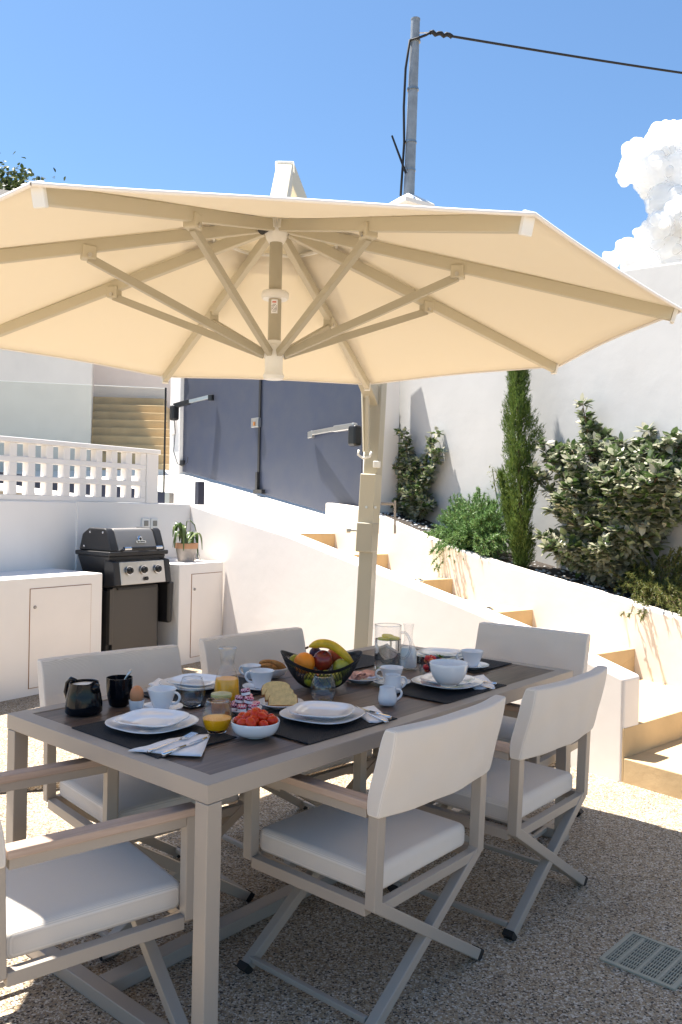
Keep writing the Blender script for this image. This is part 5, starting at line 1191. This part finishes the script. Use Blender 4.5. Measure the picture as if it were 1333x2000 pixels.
# banana across the top
bp_ = []
n = 16
for i in range(n + 1):
    f = i / n; x = -.052 + .182 * f; z = .148 + .028 * math.sin(math.pi * min(1, f * 1.08)) - .058 * f ** 2.0 + .010 * (1 - f); bp_.append((x, -.012 - .03 * f, z))
rb = [.004, .010, .0165, .0185, .0195, .0198, .0198, .0198, .0198, .0196, .0192, .0186, .018, .0165, .0135, .0095, .0045]
o = make('banana', MB().tube(bp_, rb, 7), 'banana', loc=P, rz=LA, smooth=True, sub=2); tag(o, 'speckled ripe banana lying across the top of the fruit', 'banana')
make('tip', MB().tube([bp_[0], Vector(bp_[0]) + Vector((-.012, 0, -.006))], [.0045, .004], 8), 'stem_brown', parent=o, smooth=True)
# napkins and cutlery
def napkin(pxs, lb, z=MZ):
    pts = [TP(x, y, z) for x, y in pxs]; c = sum((p for p in pts), Vector()) / len(pts)
    mb = MB(); n = 8; P_ = [p - c for p in pts]
    for layer in range(2):
        z0 = .0 + layer * .0022; base = len(mb.v)
        for i in range(n + 1):
            for j in range(n + 1):
                a = P_[0].lerp(P_[1], i / n); b = P_[3].lerp(P_[2], i / n); q = a.lerp(b, j / n) * (1 - .03 * layer); mb.v.append((q.x, q.y, z0 + .001 + .0012 * math.sin(i * 1.3 + j * .9) + (.004 * (i / n) ** 6 if layer else 0)))
        for i in range(n):
            for j in range(n): o_ = base + i * (n + 1) + j; mb.f.append((o_, o_ + n + 1, o_ + n + 2, o_ + 1))
    o = make('napkin', mb, 'napkin', loc=c, smooth=True, weld='keep'); so = o.modifiers.new('s', 'SOLIDIFY'); so.thickness = .0012; return tag(o, lb, 'napkin', 'white paper napkins')
def fork(pa, pb, lb, z):
    a, b = TP(*pa, z), TP(*pb, z); t = thing('fork', lb, 'fork', a, math.atan2((b - a).y, (b - a).x), 'steel forks'); L = .195
    mb = MB(); mb.tube([(0, 0, .004), (.03, 0, .004), (.12, 0, .007), (.14, 0, .006)], [.0055, .0045, .0022, .0028], 8); make('handle', mb, 'chrome', parent=t, smooth=True).scale = (1, 1, .8)
    mb = MB(); mb.prism([(.138, -.004), (.150, -.011), (.162, -.012), (.162, .012), (.150, .011), (.138, .004)], .004, .006)
    for k in range(4): y = -.0105 + k * .007; mb.bar((.161, y, .005), (.20, y * .95, .010), .0028, .0018)
    make('head', mb, 'chrome', parent=t); return t
def knife(pa, pb, lb, z):
    a, b = TP(*pa, z), TP(*pb, z); t = thing('knife', lb, 'knife', a, math.atan2((b - a).y, (b - a).x), 'steel knives')
    make('handle', MB().tube([(0, 0, .004), (.05, 0, .004), (.10, 0, .004)], [.0065, .0055, .004], 8), 'chrome', parent=t, smooth=True)
    make('blade', MB().prism([(.10, -.006), (.17, -.009), (.20, -.004), (.205, .004), (.10, .005)], .003, .0045), 'chrome', parent=t); return t
napkin([(250, 1468), (330, 1447), (411, 1437), (394, 1479)], 'folded white napkin at the near short end under fork and knife')
fork((290, 1470), (402, 1430), 'steel fork on the napkin at the near short end', MZ + .005)
knife((318, 1477), (408, 1441), 'steel knife on the napkin at the near short end', MZ + .005)
napkin([(684, 1386), (731, 1381), (760, 1410), (722, 1413)], 'folded white napkin right of the plates behind the first near armchair')
fork((756, 1412), (693, 1386), 'steel fork on the napkin behind the first near armchair', MZ + .005)
knife((763, 1404), (704, 1386), 'steel knife on the napkin behind the first near armchair', MZ + .005)
napkin([(898, 1326), (945, 1320), (968, 1344), (928, 1348)], 'folded white napkin right of the large white bowl')
fork((966, 1347), (905, 1335), 'steel fork on the napkin right of the large white bowl', MZ + .005)
knife((970, 1338), (910, 1328), 'steel knife on the napkin right of the large white bowl', MZ + .005)
o = napkin([(290, 1338), (310, 1327), (345, 1341), (330, 1352)], 'folded white napkin left of the plates on the far long side', MZ)
fork((296, 1343), (345, 1338), 'steel fork on the napkin on the far long side', MZ + .005)
